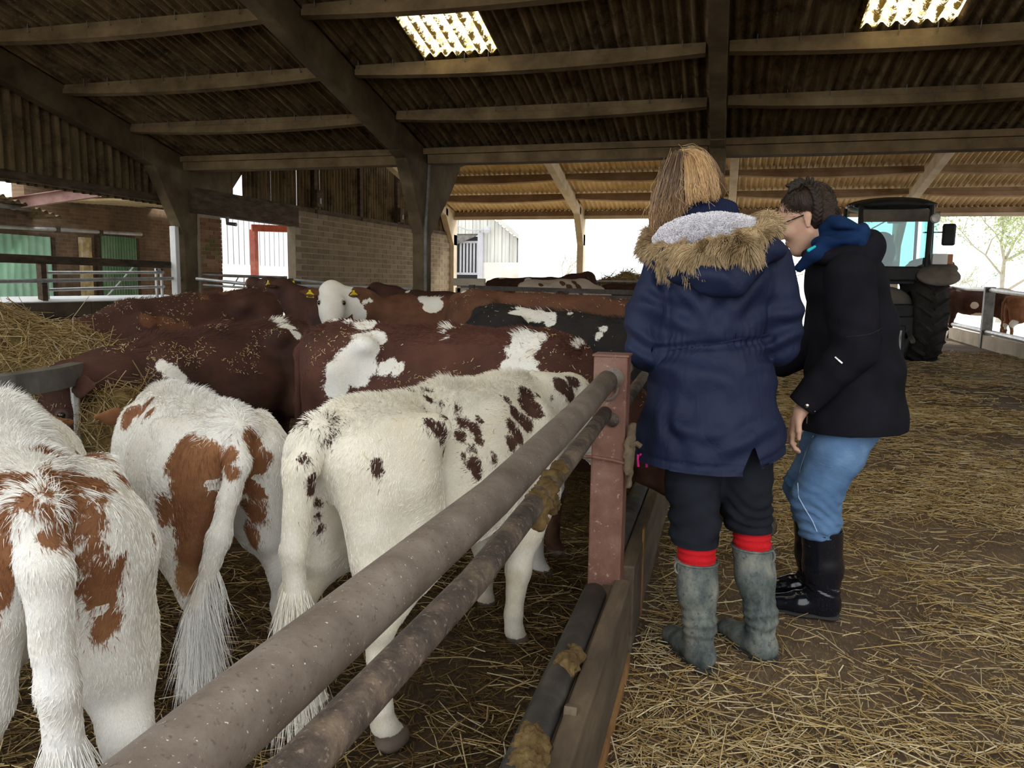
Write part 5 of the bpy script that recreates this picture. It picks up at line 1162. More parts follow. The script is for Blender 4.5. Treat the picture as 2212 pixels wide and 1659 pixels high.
def headprims(s, Hc, f, u, k=.02):
    """skull, face, nose, lips, chin, jaw, neck stub; f facing, u up"""
    f = np.array(f, float); f /= np.linalg.norm(f); u = np.array(u, float); u -= f*(u@f); u /= np.linalg.norm(u); r_ = np.cross(f, u); R = np.stack([f, r_, u], 1)
    def q(a, b, c): return Hc+f*a+r_*b+u*c
    s.ell(q(-.012, 0, .035), (.098, .076, .088), R, k).ell(q(.030, 0, -.035), (.062, .060, .085), R, .03).ell(q(.062, 0, -.105), (.026, .028, .022), R, .03)
    s.cone(q(.082, 0, .005), .010, q(.108, 0, -.030), .0125, .012).ell(q(.100, .011, -.037), (.010, .009, .008), R, .006).ell(q(.100, -.011, -.037), (.010, .009, .008), R, .006)
    s.ell(q(.085, 0, -.062), (.014, .024, .0065), R, .006).ell(q(.082, 0, -.074), (.014, .021, .0075), R, .006)
    for b in (-1, 1):
        s.ell(q(.070, .032*b, .018), (.016, .026, .008), R, .012).ell(q(.066, .036*b, -.030), (.026, .024, .022), R, .02)
        s.cone(q(.0, .058*b, -.055), .018, q(.052, .026*b, -.108), .018, .03)
        s.cut(q(.088, .031*b, .003), (.014, .016, .008), R, .008); s.ell(q(.071, .031*b, .002), (.012, .012, .011), R, .003)
        e = q(-.010, .079*b, -.008); s.cone(e+u*.014-f*.004, .0165, e-u*.022+f*.006, .010, .006, (r_, .5)); s.cut(e+r_*b*.013+f*.003, (.009, .008, .017), R, .004)
    return R, q
def strand_fan(roots, tips, n, wig, rg, k=7, sag=0.0, spread=.004):
    """n strands between matching guide curves: roots->tips lists of polylines (g,k,3)"""
    g = rg.integers(0, len(roots), n); B = roots[g]+rg.normal(0, spread, (n, 1, 3)); B = B+rg.normal(0, wig, (n, B.shape[1], 3))*np.linspace(0, 1, B.shape[1])[None, :, None]; return B

# ------------------------------------------------------------------ blonde girl in the navy parka
g1 = thing('person', 'person in a navy parka with fur-trimmed hood, muddy wellies and red socks', 'person', (.03, 2.72, 0), 'girls at the barrier')
rg = np.random.default_rng(5)
b = SDF(.03); Hc1 = np.array([-.135, 2.90, 1.655]); f1 = np.array([-.62, .66, -.42]); R1, q1 = headprims(b, Hc1, f1, (0, 0, 1.))
b.chain([(-.05, 2.83, 1.44), (-.10, 2.86, 1.56)], [.062, .055]).ell((-.04, 2.82, 1.30), (.165, .10, .16)).ell((-.02, 2.80, 1.08), (.14, .095, .15)).ell((0, 2.77, .92), (.155, .11, .12))
LH, LK, LA = np.array([-.075, 2.75, .88]), np.array([-.065, 2.72, .52]), np.array([-.030, 2.635, .10]); RH, RK, RA = np.array([.09, 2.79, .88]), np.array([.115, 2.82, .53]), np.array([.18, 2.765, .10])
for h_, k_, a_ in ((LH, LK, LA), (RH, RK, RA)): b.chain([h_, k_, a_], [.082, .055, .036]); b.cone(a_, .032, a_+np.array([-.055, .08, -.06]), .024)
LE, LW = np.array([-.255, 2.80, 1.10]), np.array([-.20, 3.05, 1.06]); RE, RW = np.array([.175, 2.87, 1.13]), np.array([.02, 3.08, 1.07])
b.chain([(-.20, 2.83, 1.40), LE, LW], [.05, .038, .026]); b.chain([(.135, 2.86, 1.41), RE, RW], [.05, .038, .026])
hand(b, LW, (.35, 1, -.1), (0, 0, 1), side=-1); hand(b, RW, (-.35, 1, -.1), (0, 0, 1), side=1)
P, Q = b.mesh(.006); me = npmesh('body', P-np.array(g1.location), Q); fattr(me, 'lip', np.clip(1-np.linalg.norm((P-q1(.088, 0, -.068))/np.array([.016, .022, .014]), axis=1), 0, 1)); link('body', me, M['skin'], g1)
# trousers, bunched over the socks
tr = SDF(.03).ell((0, 2.77, .90), (.165, .125, .10)).chain([LH, (-.075, 2.74, .62), (-.066, 2.70, .50), (-.056, 2.67, .40)], [.105, .092, .083, .079]).chain([RH, (.10, 2.80, .62), (.115, 2.81, .52), (.130, 2.803, .42)], [.105, .090, .081, .078])
P, Q = tr.mesh(.008); P, Q = cut_below(P, Q, lambda p: np.where(p[:, 0] < .02, .432, .462)); w = np.clip((.66-P[:, 2])/.2, 0, 1); hm_ = np.clip((P[:, 2]-np.where(P[:, 0] < .02, .432, .462))/.04, .1, 1); P = P+vnormals(P, Q)*(hm_*w*.008*np.sin(P[:, 2]*120+7*vnoise(P, 7)+14*P[:, 0])+hm_*.007*fbm(P, 12, 2))[:, None]
wmesh(g1, 'trousers', (P, Q), M['trouser'])
for A, top, kx in ((LA, np.array([-.055, 2.665, .440]), 0), (RA, np.array([.130, 2.805, .465]), 1)):
    d = (A-top)/np.linalg.norm(A-top)
    sk = SDF(.01).cone(top+d*.03, .064, top+d*.08, .066); P, Q = sk.mesh(.007); P = P+vnormals(P, Q)*(.003*np.sin(P[:, 2]*260))[:, None]; wmesh(g1, 'sock', (P, Q), M['sock'])
    tdir = np.array([-.55, .82, 0]) if kx == 0 else np.array([-.62, .78, 0]); tdir /= np.linalg.norm(tdir); heel = np.array([A[0], A[1], 0])-tdir*.03
    bt = SDF(.03).chain([top+d*.055, top+d*.17, A+np.array([0, 0, .06]), A-np.array([0, 0, .04])], [.073, .066, .052, .047]).cone(heel+[0, 0, .052], .046, heel+tdir*.11+[0, 0, .050], .044).cone(heel+tdir*.11+[0, 0, .05], .044, heel+tdir*.20+[0, 0, .040], .042, None, ((0, 0, 1), .85))
    P, Q = bt.mesh(.007); zr_ = (top+d*.065)[2]; up_ = P[:, 2] > zr_; P[up_, 2] = zr_+.05*(P[up_, 2]-zr_); P, Q = cut_below(P, Q, lambda p: np.full(len(p), .012)); P = P+vnormals(P, Q)*(.004*np.exp(-((P[:, 2]-.16)/.05)**2)*np.sin(P[:, 2]*190+4*vnoise(P, 10)))[:, None]
    bo = wmesh(g1, 'welly', (P, Q), M['welly']); rc_ = top+d*.065
    wobj(g1, MB().tube([rc_+np.array([.073*math.cos(a), .073*math.sin(a), 0]) for a in np.linspace(0, 2*math.pi, 33)], .004, 6, False), 'boot_rim', M['welly'], bo)
    so = SDF(.02).cone(heel+[0, 0, .012], .050, heel+tdir*.10+[0, 0, .012], .046, None, ((0, 0, 1), .3)).cone(heel+tdir*.1+[0, 0, .012], .046, heel+tdir*.205+[0, 0, .012], .045, None, ((0, 0, 1), .3)); wmesh(g1, 'sole', so.mesh(.006), M['sole'], parent=bo)
    bk = top+d*.085; sdx = -1 if kx == 0 else 1; px_ = np.array([sdx*.060, -.030, 0])
    wobj(g1, MB().tube([bk+px_*1.02+np.array([0, 0, .022*math.cos(a)])+np.array([.012*math.sin(a), -.02*math.sin(a)*0, 0]) for a in np.linspace(0, 2*math.pi, 11)], .004, 6), 'buckle', M['welly'], bo)
    wobj(g1, MB().tube([top+d*.06+np.array([.0, -.067, 0]), top+d*.2+np.array([.006, -.060, 0]), A+np.array([.004, -.052, .06]), A+np.array([.0, -.045, -.05])], .0035, 6), 'back_seam', M['welly'], bo)
# parka
jk = SDF(.05)
jk.ell((-.035, 2.83, 1.33), (.215, .145, .15)).ell((-.035, 2.82, 1.16), (.190, .135, .16)).ell((-.03, 2.80, .98), (.225, .155, .17)).ell((-.03, 2.78, .80), (.262, .175, .20)).ell((-.03, 2.77, .66), (.272, .18, .20)).ell((-.04, 2.85, 1.43), (.16, .11, .07))
jk.chain([(-.215, 2.83, 1.39), (-.262, 2.80, 1.22), LE+np.array([0, -.005, -.005]), LW], [.078, .082, .080, .055], .012)
jk.chain([(.150, 2.86, 1.41), (.190, 2.86, 1.24), RE+np.array([.01, 0, 0]), RW], [.078, .080, .078, .055], .012)
P, Q = jk.mesh(.0085)
hemz = lambda p: .705+.03*np.clip((p[:, 0]-.10)/.12, 0, 1)*1.6-.01*np.cos((p[:, 0]+.03)*8)
P, Q = cut_below(P, Q, hemz)
zw = 1.125+.10*(P[:, 0]+.03); tors = (np.abs(P[:, 0]+.03) < .20)
ang = np.arctan2(P[:, 1]-2.81, P[:, 0]+.03); g_ = np.exp(-((P[:, 2]-zw)/.012)**2)
P = P+vnormals(P, Q)*(tors*(-.012*g_+.0045*np.exp(-np.abs(P[:, 2]-zw)/.035)*np.sin(ang*42)))[:, None]
P = P+vnormals(P, Q)*(-.006*np.exp(-((P[:, 2]-hemz(P)-.028)/.005)**2))[:, None]
for (c_, r_, am, ax, fq) in (((-.25, 2.72, 1.16), .13, .011, (.35, .2, 1), 85), ((.20, 2.78, 1.17), .12, .010, (-.5, .2, 1), 85), ((-.10, 2.68, 1.30), .13, .009, (1, 0, .7), 70), ((.06, 2.70, 1.30), .13, .008, (-1, 0, .8), 70),
                             ((-.02, 2.62, .95), .22, .007, (.5, 0, 1), 45), ((.1, 2.62, .80), .12, .006, (-.7, 0, 1), 75), ((-.2, 2.65, .85), .15, .008, (1, 0, .15), 60), ((-.20, 2.76, 1.33), .08, .008, (1, 0, .2), 80)):
    P = folds(P, Q, c_, r_, 0, am, ax, fq)
P = P+vnormals(P, Q)*(.007*fbm(P, 7, 3))[:, None]
# back vent
vx = .118; dvv = P[Q].mean(1); inv = (dvv[:, 1] < 2.72) & (dvv[:, 2] < .795) & (np.abs(dvv[:, 0]-vx) < .002+.030*np.clip((.795-dvv[:, 2])/.08, 0, 1)); Q = Q[~inv]
ed_ = np.sort(np.concatenate([Q[:, [0, 1]], Q[:, [1, 2]], Q[:, [2, 3]], Q[:, [3, 0]]]), axis=1); key_ = ed_[:, 0].astype(np.int64)*len(P)+ed_[:, 1]; uk_, cn_ = np.unique(key_, return_counts=True); bk_ = uk_[cn_ == 1]; bv_ = np.unique(np.concatenate([bk_//len(P), bk_ % len(P)])).astype(int)
bv_ = bv_[(P[bv_, 1] < 2.72) & (np.abs(P[bv_, 0]-vx) < .055) & (P[bv_, 2] < .81) & (P[bv_, 2] > hemz(P[bv_])-.002)]
P[bv_, 0] = vx+np.sign(P[bv_, 0]-vx)*np.where(P[bv_, 2] > .792, 0, .002+.030*np.clip((.795-P[bv_, 2])/.08, 0, 1))
jo = wmesh(g1, 'parka', (P, Q), M['parka'])
BV = BVHTree.FromPolygons([Vector(v) for v in P], [tuple(q) for q in Q])
def on_parka(x, y):
    h_ = BV.ray_cast(Vector(CAM), Vector(ray(x, y))); return None if h_[0] is None else np.array(h_[0])
cord = [on_parka(x, y) for x, y in ((1445, 757), (1480, 752), (1520, 746), (1560, 740), (1600, 732), (1640, 726), (1662, 722))]; cord = [c for c in cord if c is not None]
if len(cord) > 2: wobj(g1, MB().tube(cord, .004, 6), 'drawstring', M['rib'], jo)
# hood lying on the back: bag, fleece lining, fur trim
hb = SDF(.035).ell(Yp(1545, 585, 2.70), (.165, .075, .060), rotm((0, 1, 0), -.08)).ell(Yp(1562, 615, 2.665), (.085, .045, .045), None, .05).ell(Yp(1470, 560, 2.75), (.10, .07, .05)).ell(Yp(1640, 540, 2.75), (.09, .07, .05))
P, Q = hb.mesh(.008); P = folds(P, Q, Yp(1545, 600, 2.65), .12, 0, .006, (.6, 0, 1), 90); P = P+vnormals(P, Q)*(.005*fbm(P, 10, 2))[:, None]; ho = wmesh(g1, 'hood', (P, Q), M['parka'], parent=jo)
fl = SDF(.03).ell(Yp(1535, 512, 2.765), (.185, .10, .030), rotm((1, 0, 0), -.75)@rotm((0, 1, 0), -.08)).ell(Yp(1465, 520, 2.80), (.08, .06, .03)).ell(Yp(1612, 495, 2.80), (.08, .06, .03)); P, Q = fl.mesh(.008)
M['fleece'] = pmat('fleece_lining', [(.62, .60, .66), (.80, .78, .82)], 60, .95, .8, 90, .01, obj=True)
P = P+vnormals(P, Q)*(.004*fbm(P, 60, 2))[:, None]; wmesh(g1, 'hood_lining', (P, Q), M['fleece'], parent=ho)
X, c_, W = sample(P, Q, 14000, rg); nn = (vnormals(P, Q)[c_]*W[..., None]).sum(1); T = np.linspace(0, 1, 5); ph = rg.random((14000, 1))*6.28; e1 = np.cross(nn, [0, 0, 1.]); e2 = np.cross(nn, e1)
pts = X[:, None]+nn[:, None]*(T*.009)[None, :, None]+.005*(np.cos(ph+T*5)[..., None]*e1[:, None]+np.sin(ph+T*5)[..., None]*e2[:, None]-np.cos(ph)[..., None]*e1[:, None]-np.sin(ph)[..., None]*e2[:, None])
strands('fleece_pile', pts-np.array(g1.location), [.0009, .0009, .0008, .0007, .0004], np.ones((14000, 3))*np.array([.80, .78, .83])*rg.uniform(.8, 1.1, (14000, 1)), M['fur'], jo, kind='stuff')
rimpx = [(1412, 505, 2.93), (1412, 532, 2.85), (1430, 546, 2.77), (1464, 552, 2.70), (1510, 550, 2.66), (1558, 541, 2.645), (1600, 529, 2.66), (1632, 513, 2.70), (1650, 497, 2.77), (1656, 484, 2.85), (1648, 474, 2.93)]
rim = np.array([Yp(*p_) for p_ in rimpx]); tt = np.linspace(0, len(rim)-1, 90); rimf = np.stack([np.interp(tt, np.arange(len(rim)), rim[:, i]) for i in range(3)], 1)
wobj(g1, MB().tube(list(rimf), .032, 10), 'fur_trim_core', pmat('fur_trim_base', [(.16, .10, .05), (.26, .17, .09)], 30, .95, .5, 80, obj=True), ho, smooth=True)
n = 30000; i_ = rg.integers(1, 89, n); tg = rimf[np.minimum(i_+1, 89)]-rimf[i_-1]; tg /= np.linalg.norm(tg, axis=1, keepdims=True); a0 = np.cross(tg, [0, 0, 1.]); a0 /= np.linalg.norm(a0, axis=1, keepdims=True); b0 = np.cross(a0, tg); A = rg.random((n, 1))*6.28
nn = np.cos(A)*a0+np.sin(A)*b0; rt = rimf[i_]+nn*.029+tg*rg.normal(0, .004, (n, 1)); L = rg.uniform(.022, .044, (n, 1)); T = np.linspace(0, 1, 6)
clump = np.stack([vnoise(rt+k_, 38) for k_ in (0, 5, 11)], 1); d0 = nn*.75+clump*.45+rg.normal(0, .10, (n, 3)); g2 = np.array([0, -.05, -1.0])
pts = rt[:, None]+d0[:, None]*(T[None, :, None]*L[:, None])+(g2+clump*.8)[:, None]*((T**2)[None, :, None]*L[:, None]*.62)
mixf = np.clip(rg.normal(.5, .25, (n, 1))+.3*clump[:, :1], 0, 1); col = np.array([.24, .155, .075])*(1-mixf)+np.array([.62, .47, .28])*mixf
strands('fur_trim', pts-np.array(g1.location), np.array([.0010, .0010, .0009, .0008, .0006, .0002]), col, M['fur'], ho, kind='stuff')
# ribbed collar
cl = MB(); V = []; F = []; na, nz_ = 97, 7
cen = np.array([-.075, 2.865, 1.50])
for iz in range(nz_):
    for ia in range(na):
        a = math.radians(-215+ia*250/(na-1)+15); rr = .088+.010*iz/(nz_-1)*0+.0025*math.sin(ia*math.pi/1.5); hz = .105+.022*math.sin(a+math.pi)
        tz = iz/(nz_-1); fo = math.sin(tz*math.pi)*.012
        V.append((cen[0]+(rr+fo)*1.12*math.cos(a), cen[1]+(rr+fo)*math.sin(a)-.035*(tz-.5)*0, cen[2]+tz*hz))
for iz in range(nz_-1):
    for ia in range(na-1): F.append((iz*na+ia, iz*na+ia+1, (iz+1)*na+ia+1, (iz+1)*na+ia))
cl.add(V, F); co = wobj(g1, cl, 'collar', M['rib'], jo, smooth=True); md = co.modifiers.new('thick', 'SOLIDIFY'); md.thickness = .012; md.offset = -1
# hair: cap, ponytail and loose lengths
hs = SDF(.02).ell(q1(-.020, 0, .045), (.102, .084, .088), R1).ell(q1(-.05, 0, -.01), (.075, .078, .085), R1, .03); P, Q = hs.mesh(.007)
M['hairbase1'] = rough_mat('dark_blonde_hair', (.10, .055, .028), (.19, .11, .058), 30, .5, 120, .6, .3); wmesh(g1, 'hair_cap', (P, Q), M['hairbase1'])
tie = Yp(1478, 334, 2.83)
def guide(pxs): return np.array([np.array(Yp(*p_)) for p_ in pxs])
def resamp(g, k=8):
    t_ = np.linspace(0, len(g)-1, k); t0 = np.arange(len(g)); s_ = np.stack([np.interp(t_, t0, g[:, i]) for i in range(3)], 1); s_[1:-1] = .25*s_[:-2]+.5*s_[1:-1]+.25*s_[2:]; return s_
gA = [resamp(guide(g)) for g in ([(1478, 332, 2.83), (1505, 326, 2.80), (1525, 350, 2.77), (1540, 390, 2.755), (1545, 425, 2.75)], [(1478, 332, 2.83), (1500, 332, 2.79), (1512, 360, 2.755), (1520, 395, 2.745), (1524, 428, 2.745)],
     [(1478, 332, 2.83), (1492, 338, 2.79), (1498, 365, 2.75), (1502, 400, 2.74), (1506, 430, 2.745)], [(1478, 332, 2.83), (1512, 330, 2.80), (1532, 362, 2.78), (1543, 395, 2.77), (1542, 422, 2.765)], [(1478, 332, 2.83), (1486, 345, 2.78), (1488, 380, 2.745), (1490, 410, 2.74), (1492, 435, 2.75)])]
n = 2600; B = strand_fan(np.array(gA), None, n, .004, rg, spread=.005); gl_ = rg.random((n, 1)); col = np.array([.30, .17, .075])*(1-gl_)+np.array([.62, .40, .19])*gl_
strands('ponytail', B-np.array(g1.location), np.array([.0009]*7+[.0004]), col, M['hairstrand'], g1, kind='stuff')
gB = []
for x0, y0, x1 in ((1462, 340, 1430), (1455, 345, 1420), (1468, 338, 1445), (1472, 338, 1460), (1476, 338, 1474), (1448, 352, 1412), (1440, 362, 1409)):
    gB.append(resamp(guide([(x0, y0, 2.81), ((x0*2+x1)/3, y0+35, 2.785), ((x0+2*x1)/3, y0+75, 2.785), (x1+4, y0+110, 2.80), (x1+8, y0+132, 2.82)])))
n = 4200; B = strand_fan(np.array(gB), None, n, .0045, rg, spread=.008); gl_ = np.clip(rg.normal(0, .18, (n, 1, 1))+np.linspace(.02, .95, 8)[None, :, None]**1.2, 0, 1); col = np.array([.075, .042, .024])*(1-gl_)+np.array([.40, .245, .13])*gl_
strands('loose_hair', B-np.array(g1.location), np.array([.0010]*7+[.0004]), col, M['hairstrand'], g1, kind='stuff')
# swept-up hair from the hairline to the tie
NB = 3000; X, c_, W = sample(P, Q, NB, rg); nn = (vnormals(P, Q)[c_]*W[..., None]).sum(1); T = np.linspace(0, 1, 6); go = tie-X; Lg = np.linalg.norm(go, axis=1, keepdims=True); go = go/Lg; Ls = np.minimum(Lg*.8, .07)
tv = go-nn*(go*nn).sum(1, keepdims=True); tv /= np.linalg.norm(tv, axis=1, keepdims=True)+1e-6
pts = X[:, None]+nn[:, None]*.002+tv[:, None]*(T[None, :, None]*Ls[:, None])-nn[:, None]*((T**2)[None, :, None]*(Ls**2*4.5)[:, None]); col = np.array([.17, .095, .048])*rg.uniform(.7, 1.5, (NB, 1))
strands('swept_hair', pts-np.array(g1.location), np.array([.0009]*6), col, M['hairstrand'], g1, kind='stuff')
fz = 160; B = strand_fan(np.array(gA+gB), None, fz, .012, rg, spread=.012); strands('flyaway_hair', B-np.array(g1.location), np.array([.0004]*8), np.tile([.5, .34, .17], (fz, 1)), M['hairstrand'], g1, kind='stuff')
# pink cord ends below the hem
for (x, y, l_) in ((1378, 990, 18), (1396, 992, 17), (1404, 990, 10), (1384, 988, 8)): wobj(g1, MB().tube([Yp(x, y-8, 2.70), Yp(x, y, 2.70), Yp(x+1, y+l_, 2.70)], .0045, 8), 'pink_cord', M['pink'], jo)
wobj(g1, MB().tube([Yp(1425, 1004, 2.64), Yp(1433, 1010, 2.64)], .006, 8), 'cord_lock', M['silver'], jo)

# ------------------------------------------------------------------ dark-haired girl in the black coat
g2_ = thing('person', 'person in a short black coat over a blue hood, ripped jeans and shiny black wellies', 'person', (.45, 3.25, 0), 'girls at the barrier')
rg = np.random.default_rng(6)
b = SDF(.03); Hc2 = np.array(Yp(1738, 474, 3.27)); f2 = np.array([-.90, .10, -.36]); R2_, q2 = headprims(b, Hc2, f2, (-.36, 0, .93))
b.chain([(.43, 3.27, 1.42), (.335, 3.27, 1.54)], [.062, .055]).ell((.46, 3.27, 1.30), (.11, .16, .15)).ell((.52, 3.27, 1.08), (.10, .145, .15)).ell((.545, 3.27, .93), (.11, .155, .12))
hipN, kneeN, ankN = np.array([.53, 3.19, .86]), np.array([.375, 3.19, .50]), np.array([.435, 3.20, .10]); hipF, kneeF, ankF = np.array([.53, 3.36, .86]), np.array([.36, 3.37, .50]), np.array([.42, 3.38, .10])
for h_, k_, a_ in ((hipN, kneeN, ankN), (hipF, kneeF, ankF)): b.chain([h_, k_, a_], [.082, .055, .036]); b.cone(a_, .032, a_+np.array([-.10, 0, -.055]), .024)
shN, elN, wrN = np.array([.44, 3.11, 1.37]), np.array([.475, 3.085, 1.10]), np.array(Yp(1728, 890, 3.09)); b.chain([shN, elN, wrN], [.05, .038, .026]); b.chain([(.42, 3.43, 1.37), (.40, 3.46, 1.10), (.22, 3.47, .98)], [.05, .038, .026])
hand(b, wrN, (-.30, .05, -1), (-.95, -.1, .2), curl=.42, side=-1); hand(b, (.22, 3.47, .98), (-1, 0, -.3), (0, 0, 1), side=1)
P, Q = b.mesh(.0052); me = npmesh('body', P-np.array(g2_.location), Q); fattr(me, 'lip', np.clip(1.4-np.linalg.norm(((P-q2(.092, 0, -.067))@R2_)/np.array([.018, .024, .012]), axis=1), 0, 1)); link('body', me, M['skin'], g2_)
# jeans
jn = SDF(.03).ell((.54, 3.27, .90), (.125, .165, .11)).chain([hipN, (.45, 3.19, .68), (.385, 3.19, .50), (.410, 3.195, .40), (.420, 3.20, .32)], [.112, .100, .088, .078, .072]).chain([hipF, (.44, 3.37, .68), (.37, 3.38, .50), (.400, 3.38, .40), (.410, 3.38, .32)], [.112, .10, .086, .076, .072])
P, Q = jn.mesh(.008); w = np.exp(-((P[:, 2]-.45)/.10)**2); P = P+vnormals(P, Q)*(w*.004*np.sin(P[:, 2]*110+P[:, 0]*80+7*vnoise(P, 8))+.006*fbm(P, 11, 2)+.004*np.exp(-((P[:, 2]-.34)/.05)**2)*np.sin(P[:, 2]*150+3*vnoise(P, 9)))[:, None]
jo2 = wmesh(g2_, 'jeans', (P, Q), M['denim'])
BV2 = BVHTree.FromPolygons([Vector(v) for v in P], [tuple(q) for q in Q])
def hit(bv, x, y):
    h_ = bv.ray_cast(Vector(CAM), Vector(ray(x, y))); return None if h_[0] is None else np.array(h_[0])+np.array(h_[1])*.0015
sm_ = [hit(BV2, x, y) for x, y in ((1758, 942), (1742, 975), (1730, 1010), (1724, 1045), (1726, 1075), (1740, 1100), (1755, 1125), (1765, 1148))]; sm_ = [s_ for s_ in sm_ if s_ is not None]
if len(sm_) > 2: wobj(g2_, MB().tube(sm_, .0022, 6), 'seam', flat('pale_seam', (.40, .55, .75), .9), jo2)
n = 70; fr = np.array([Yp(1676+rg.uniform(0, 22), 1066+rg.uniform(-4, 6)+0*_, 3.145) for _ in range(n)]); T = np.linspace(0, 1, 5)
kn = hit(BV2, 1684, 1072); 
if kn is not None:
    fr = kn+np.stack([rg.uniform(-.012, .03, n), rg.normal(0, .012, n), rg.normal(0, .008, n)], 1); d_ = np.stack([rg.normal(-.6, .5, n), rg.normal(-.3, .3, n), rg.normal(-.7, .4, n)], 1)
    strands('frayed_threads', (fr[:, None]+d_[:, None]*(T*.028)[None, :, None])-np.array(g2_.location), [.0009]*5, np.tile([.75, .78, .82], (n, 1)), M['fur'], jo2, kind='stuff')
# wellies
for A, kx in ((ankN, 0), (ankF, 1)):
    top = np.array([A[0]-.016, A[1]-.002, .372]); tdir = np.array([-1, .04, 0]) if kx == 0 else np.array([-1, -.02, 0]); heel = np.array([A[0]+.03, A[1], 0])
    bt = SDF(.03).chain([top, (A[0]-.002, A[1], .21), (A[0]+.005, A[1], .10), (A[0]+.01, A[1], .06)], [.080, .074, .058, .050]).cone(heel+[0, 0, .055], .046, heel+tdir*.11+[0, 0, .052], .046).cone(heel+tdir*.11+[0, 0, .052], .046, heel+tdir*.215+[0, 0, .040], .038, None, ((0, 0, 1), .85))
    P, Q = bt.mesh(.007); zt_ = .372; P2, Q2 = -P, Q; P, Q = cut_below(P, Q, lambda p: np.full(len(p), .014)); ab = P[:, 2] > zt_; P[ab, 2] = zt_+(P[ab, 2]-zt_)*.08
    P = P+vnormals(P, Q)*(.003*np.exp(-((P[:, 2]-.13)/.03)**2)*np.sin(P[:, 2]*200+P[:, 0]*80))[:, None]; bo = wmesh(g2_, 'welly', (P, Q), M['blkwelly'])
    so = SDF(.02).cone(heel+[.004, 0, .013], .049, heel+tdir*.10+[0, 0, .013], .046, None, ((0, 0, 1), .3)).cone(heel+tdir*.1+[0, 0, .013], .046, heel+tdir*.22+[0, 0, .013], .042, None, ((0, 0, 1), .3)); wmesh(g2_, 'sole', so.mesh(.006), M['sole'], parent=bo)
# coat
jk = SDF(.05)
jk.ell((.455, 3.27, 1.33), (.155, .20, .15)).ell((.49, 3.27, 1.17), (.165, .195, .17)).ell((.505, 3.27, 1.0), (.185, .205, .16)).ell((.51, 3.27, .84), (.195, .215, .16)).ell((.51, 3.27, .76), (.20, .22, .14)).ell((.42, 3.27, 1.42), (.11, .15, .09))
jk.chain([(.42, 3.43, 1.37), (.40, 3.46, 1.10), (.25, 3.47, 1.0)], [.09, .078, .058], .035)
P, Q = jk.mesh(.0085); hz2 = lambda p: .775+.05*(p[:, 0]-.5); P, Q = cut_below(P, Q, hz2)
for (c_, r_, am, ax, fq) in (((.50, 3.03, 1.12), .10, .007, (.6, 0, 1), 70), ((.42, 3.05, 1.30), .12, .006, (1, 0, -.6), 60), ((.55, 3.06, .98), .14, .005, (1, 0, .3), 45)): P = folds(P, Q, c_, r_, 0, am, ax, fq)
P = P+vnormals(P, Q)*(.006*fbm(P, 7, 2))[:, None]; jo3 = wmesh(g2_, 'coat', (P, Q), M['blackwool'])
Pc, Qc = P, Q
sl_ = SDF(.03).chain([shN, elN, wrN+np.array([.008, 0, .035])], [.092, .080, .056]); P, Q = sl_.mesh(.0085); wd_ = wrN-elN; wd_ = wd_/np.linalg.norm(wd_); ov_ = (P-(wrN+np.array([.008, 0, .035])))@wd_; bm_ = ov_ > .012; P[bm_] = P[bm_]-wd_*(ov_[bm_]-.012)[:, None]
P = folds(P, Q, elN+np.array([-.03, -.05, -.02]), .10, 0, .007, (.6, 0, 1), 70); P = P+vnormals(P, Q)*(.005*fbm(P, 8, 2))[:, None]; wmesh(g2_, 'sleeve', (P, Q), M['blackwool'], parent=jo3)
BV3 = BVHTree.FromPolygons([Vector(v) for v in Pc]+[Vector(v) for v in P], [tuple(q) for q in Qc]+[tuple(int(i_)+len(Pc) for i_ in q) for q in Q])
def deco(name, pxs, r_, mat, n=6):
    q = [hit(BV3, x, y) for x, y in pxs]; q = [p_ for p_ in q if p_ is not None]
    if len(q) > 1: wobj(g2_, MB().tube(q, r_, n), name, mat, jo3)
deco('piping', [(1827, 728), (1850, 727), (1875, 723), (1895, 715), (1907, 707)], .0026, M['glassframe']); deco('pocket_zip', [(1804, 772), (1812, 779), (1819, 785)], .005, M['silver'])
deco('zip', [(1745, 898), (1744, 915)], .004, M['silver']); deco('cuff_seam', [(1702, 878), (1730, 886), (1760, 888)], .0028, M['glassframe']); deco('front_zip', [(1713, 575), (1706, 600), (1700, 630)], .003, M['silver'])
for (x, y) in ((1743, 876), (1729, 566)):
    q = hit(BV3, x, y)
    if q is not None: wobj(g2_, MB().lathe([(0, -.004), (.007, -.003), (.009, 0), (.007, .003), (0, .004)], q, rotm((1, 0, 0), math.pi/2), 12), 'popper', M['silver'], jo3, smooth=True)
# hood of the coat and the blue hood inside it
hd2 = SDF(.04).ell(Yp(1868, 545, 3.27), (.070, .15, .085), rotm((0, 1, 0), .35)).ell(Yp(1840, 560, 3.18), (.10, .09, .055), rotm((0, 1, 0), .5)).ell(Yp(1790, 555, 3.15), (.10, .06, .04), rotm((0, 1, 0), .1)); P, Q = hd2.mesh(.008); P = P+vnormals(P, Q)*(.005*fbm(P, 9, 2))[:, None]; wmesh(g2_, 'coat_hood', (P, Q), M['blackwool'], parent=jo3)
bh_ = SDF(.008).ell(Yp(1822, 490, 3.22), (.078, .11, .036), rotm((0, 1, 0), .45)).ell(Yp(1812, 520, 3.20), (.098, .11, .036), rotm((0, 1, 0), -.15)).ell(Yp(1856, 516, 3.22), (.030, .10, .062), rotm((0, 1, 0), .2)).ell(Yp(1800, 498, 3.26), (.07, .10, .05), None).chain([Yp(1795, 530, 3.13), Yp(1762, 548, 3.12), Yp(1728, 578, 3.15)], [.038, .028, .018], .01); P, Q = bh_.mesh(.007)
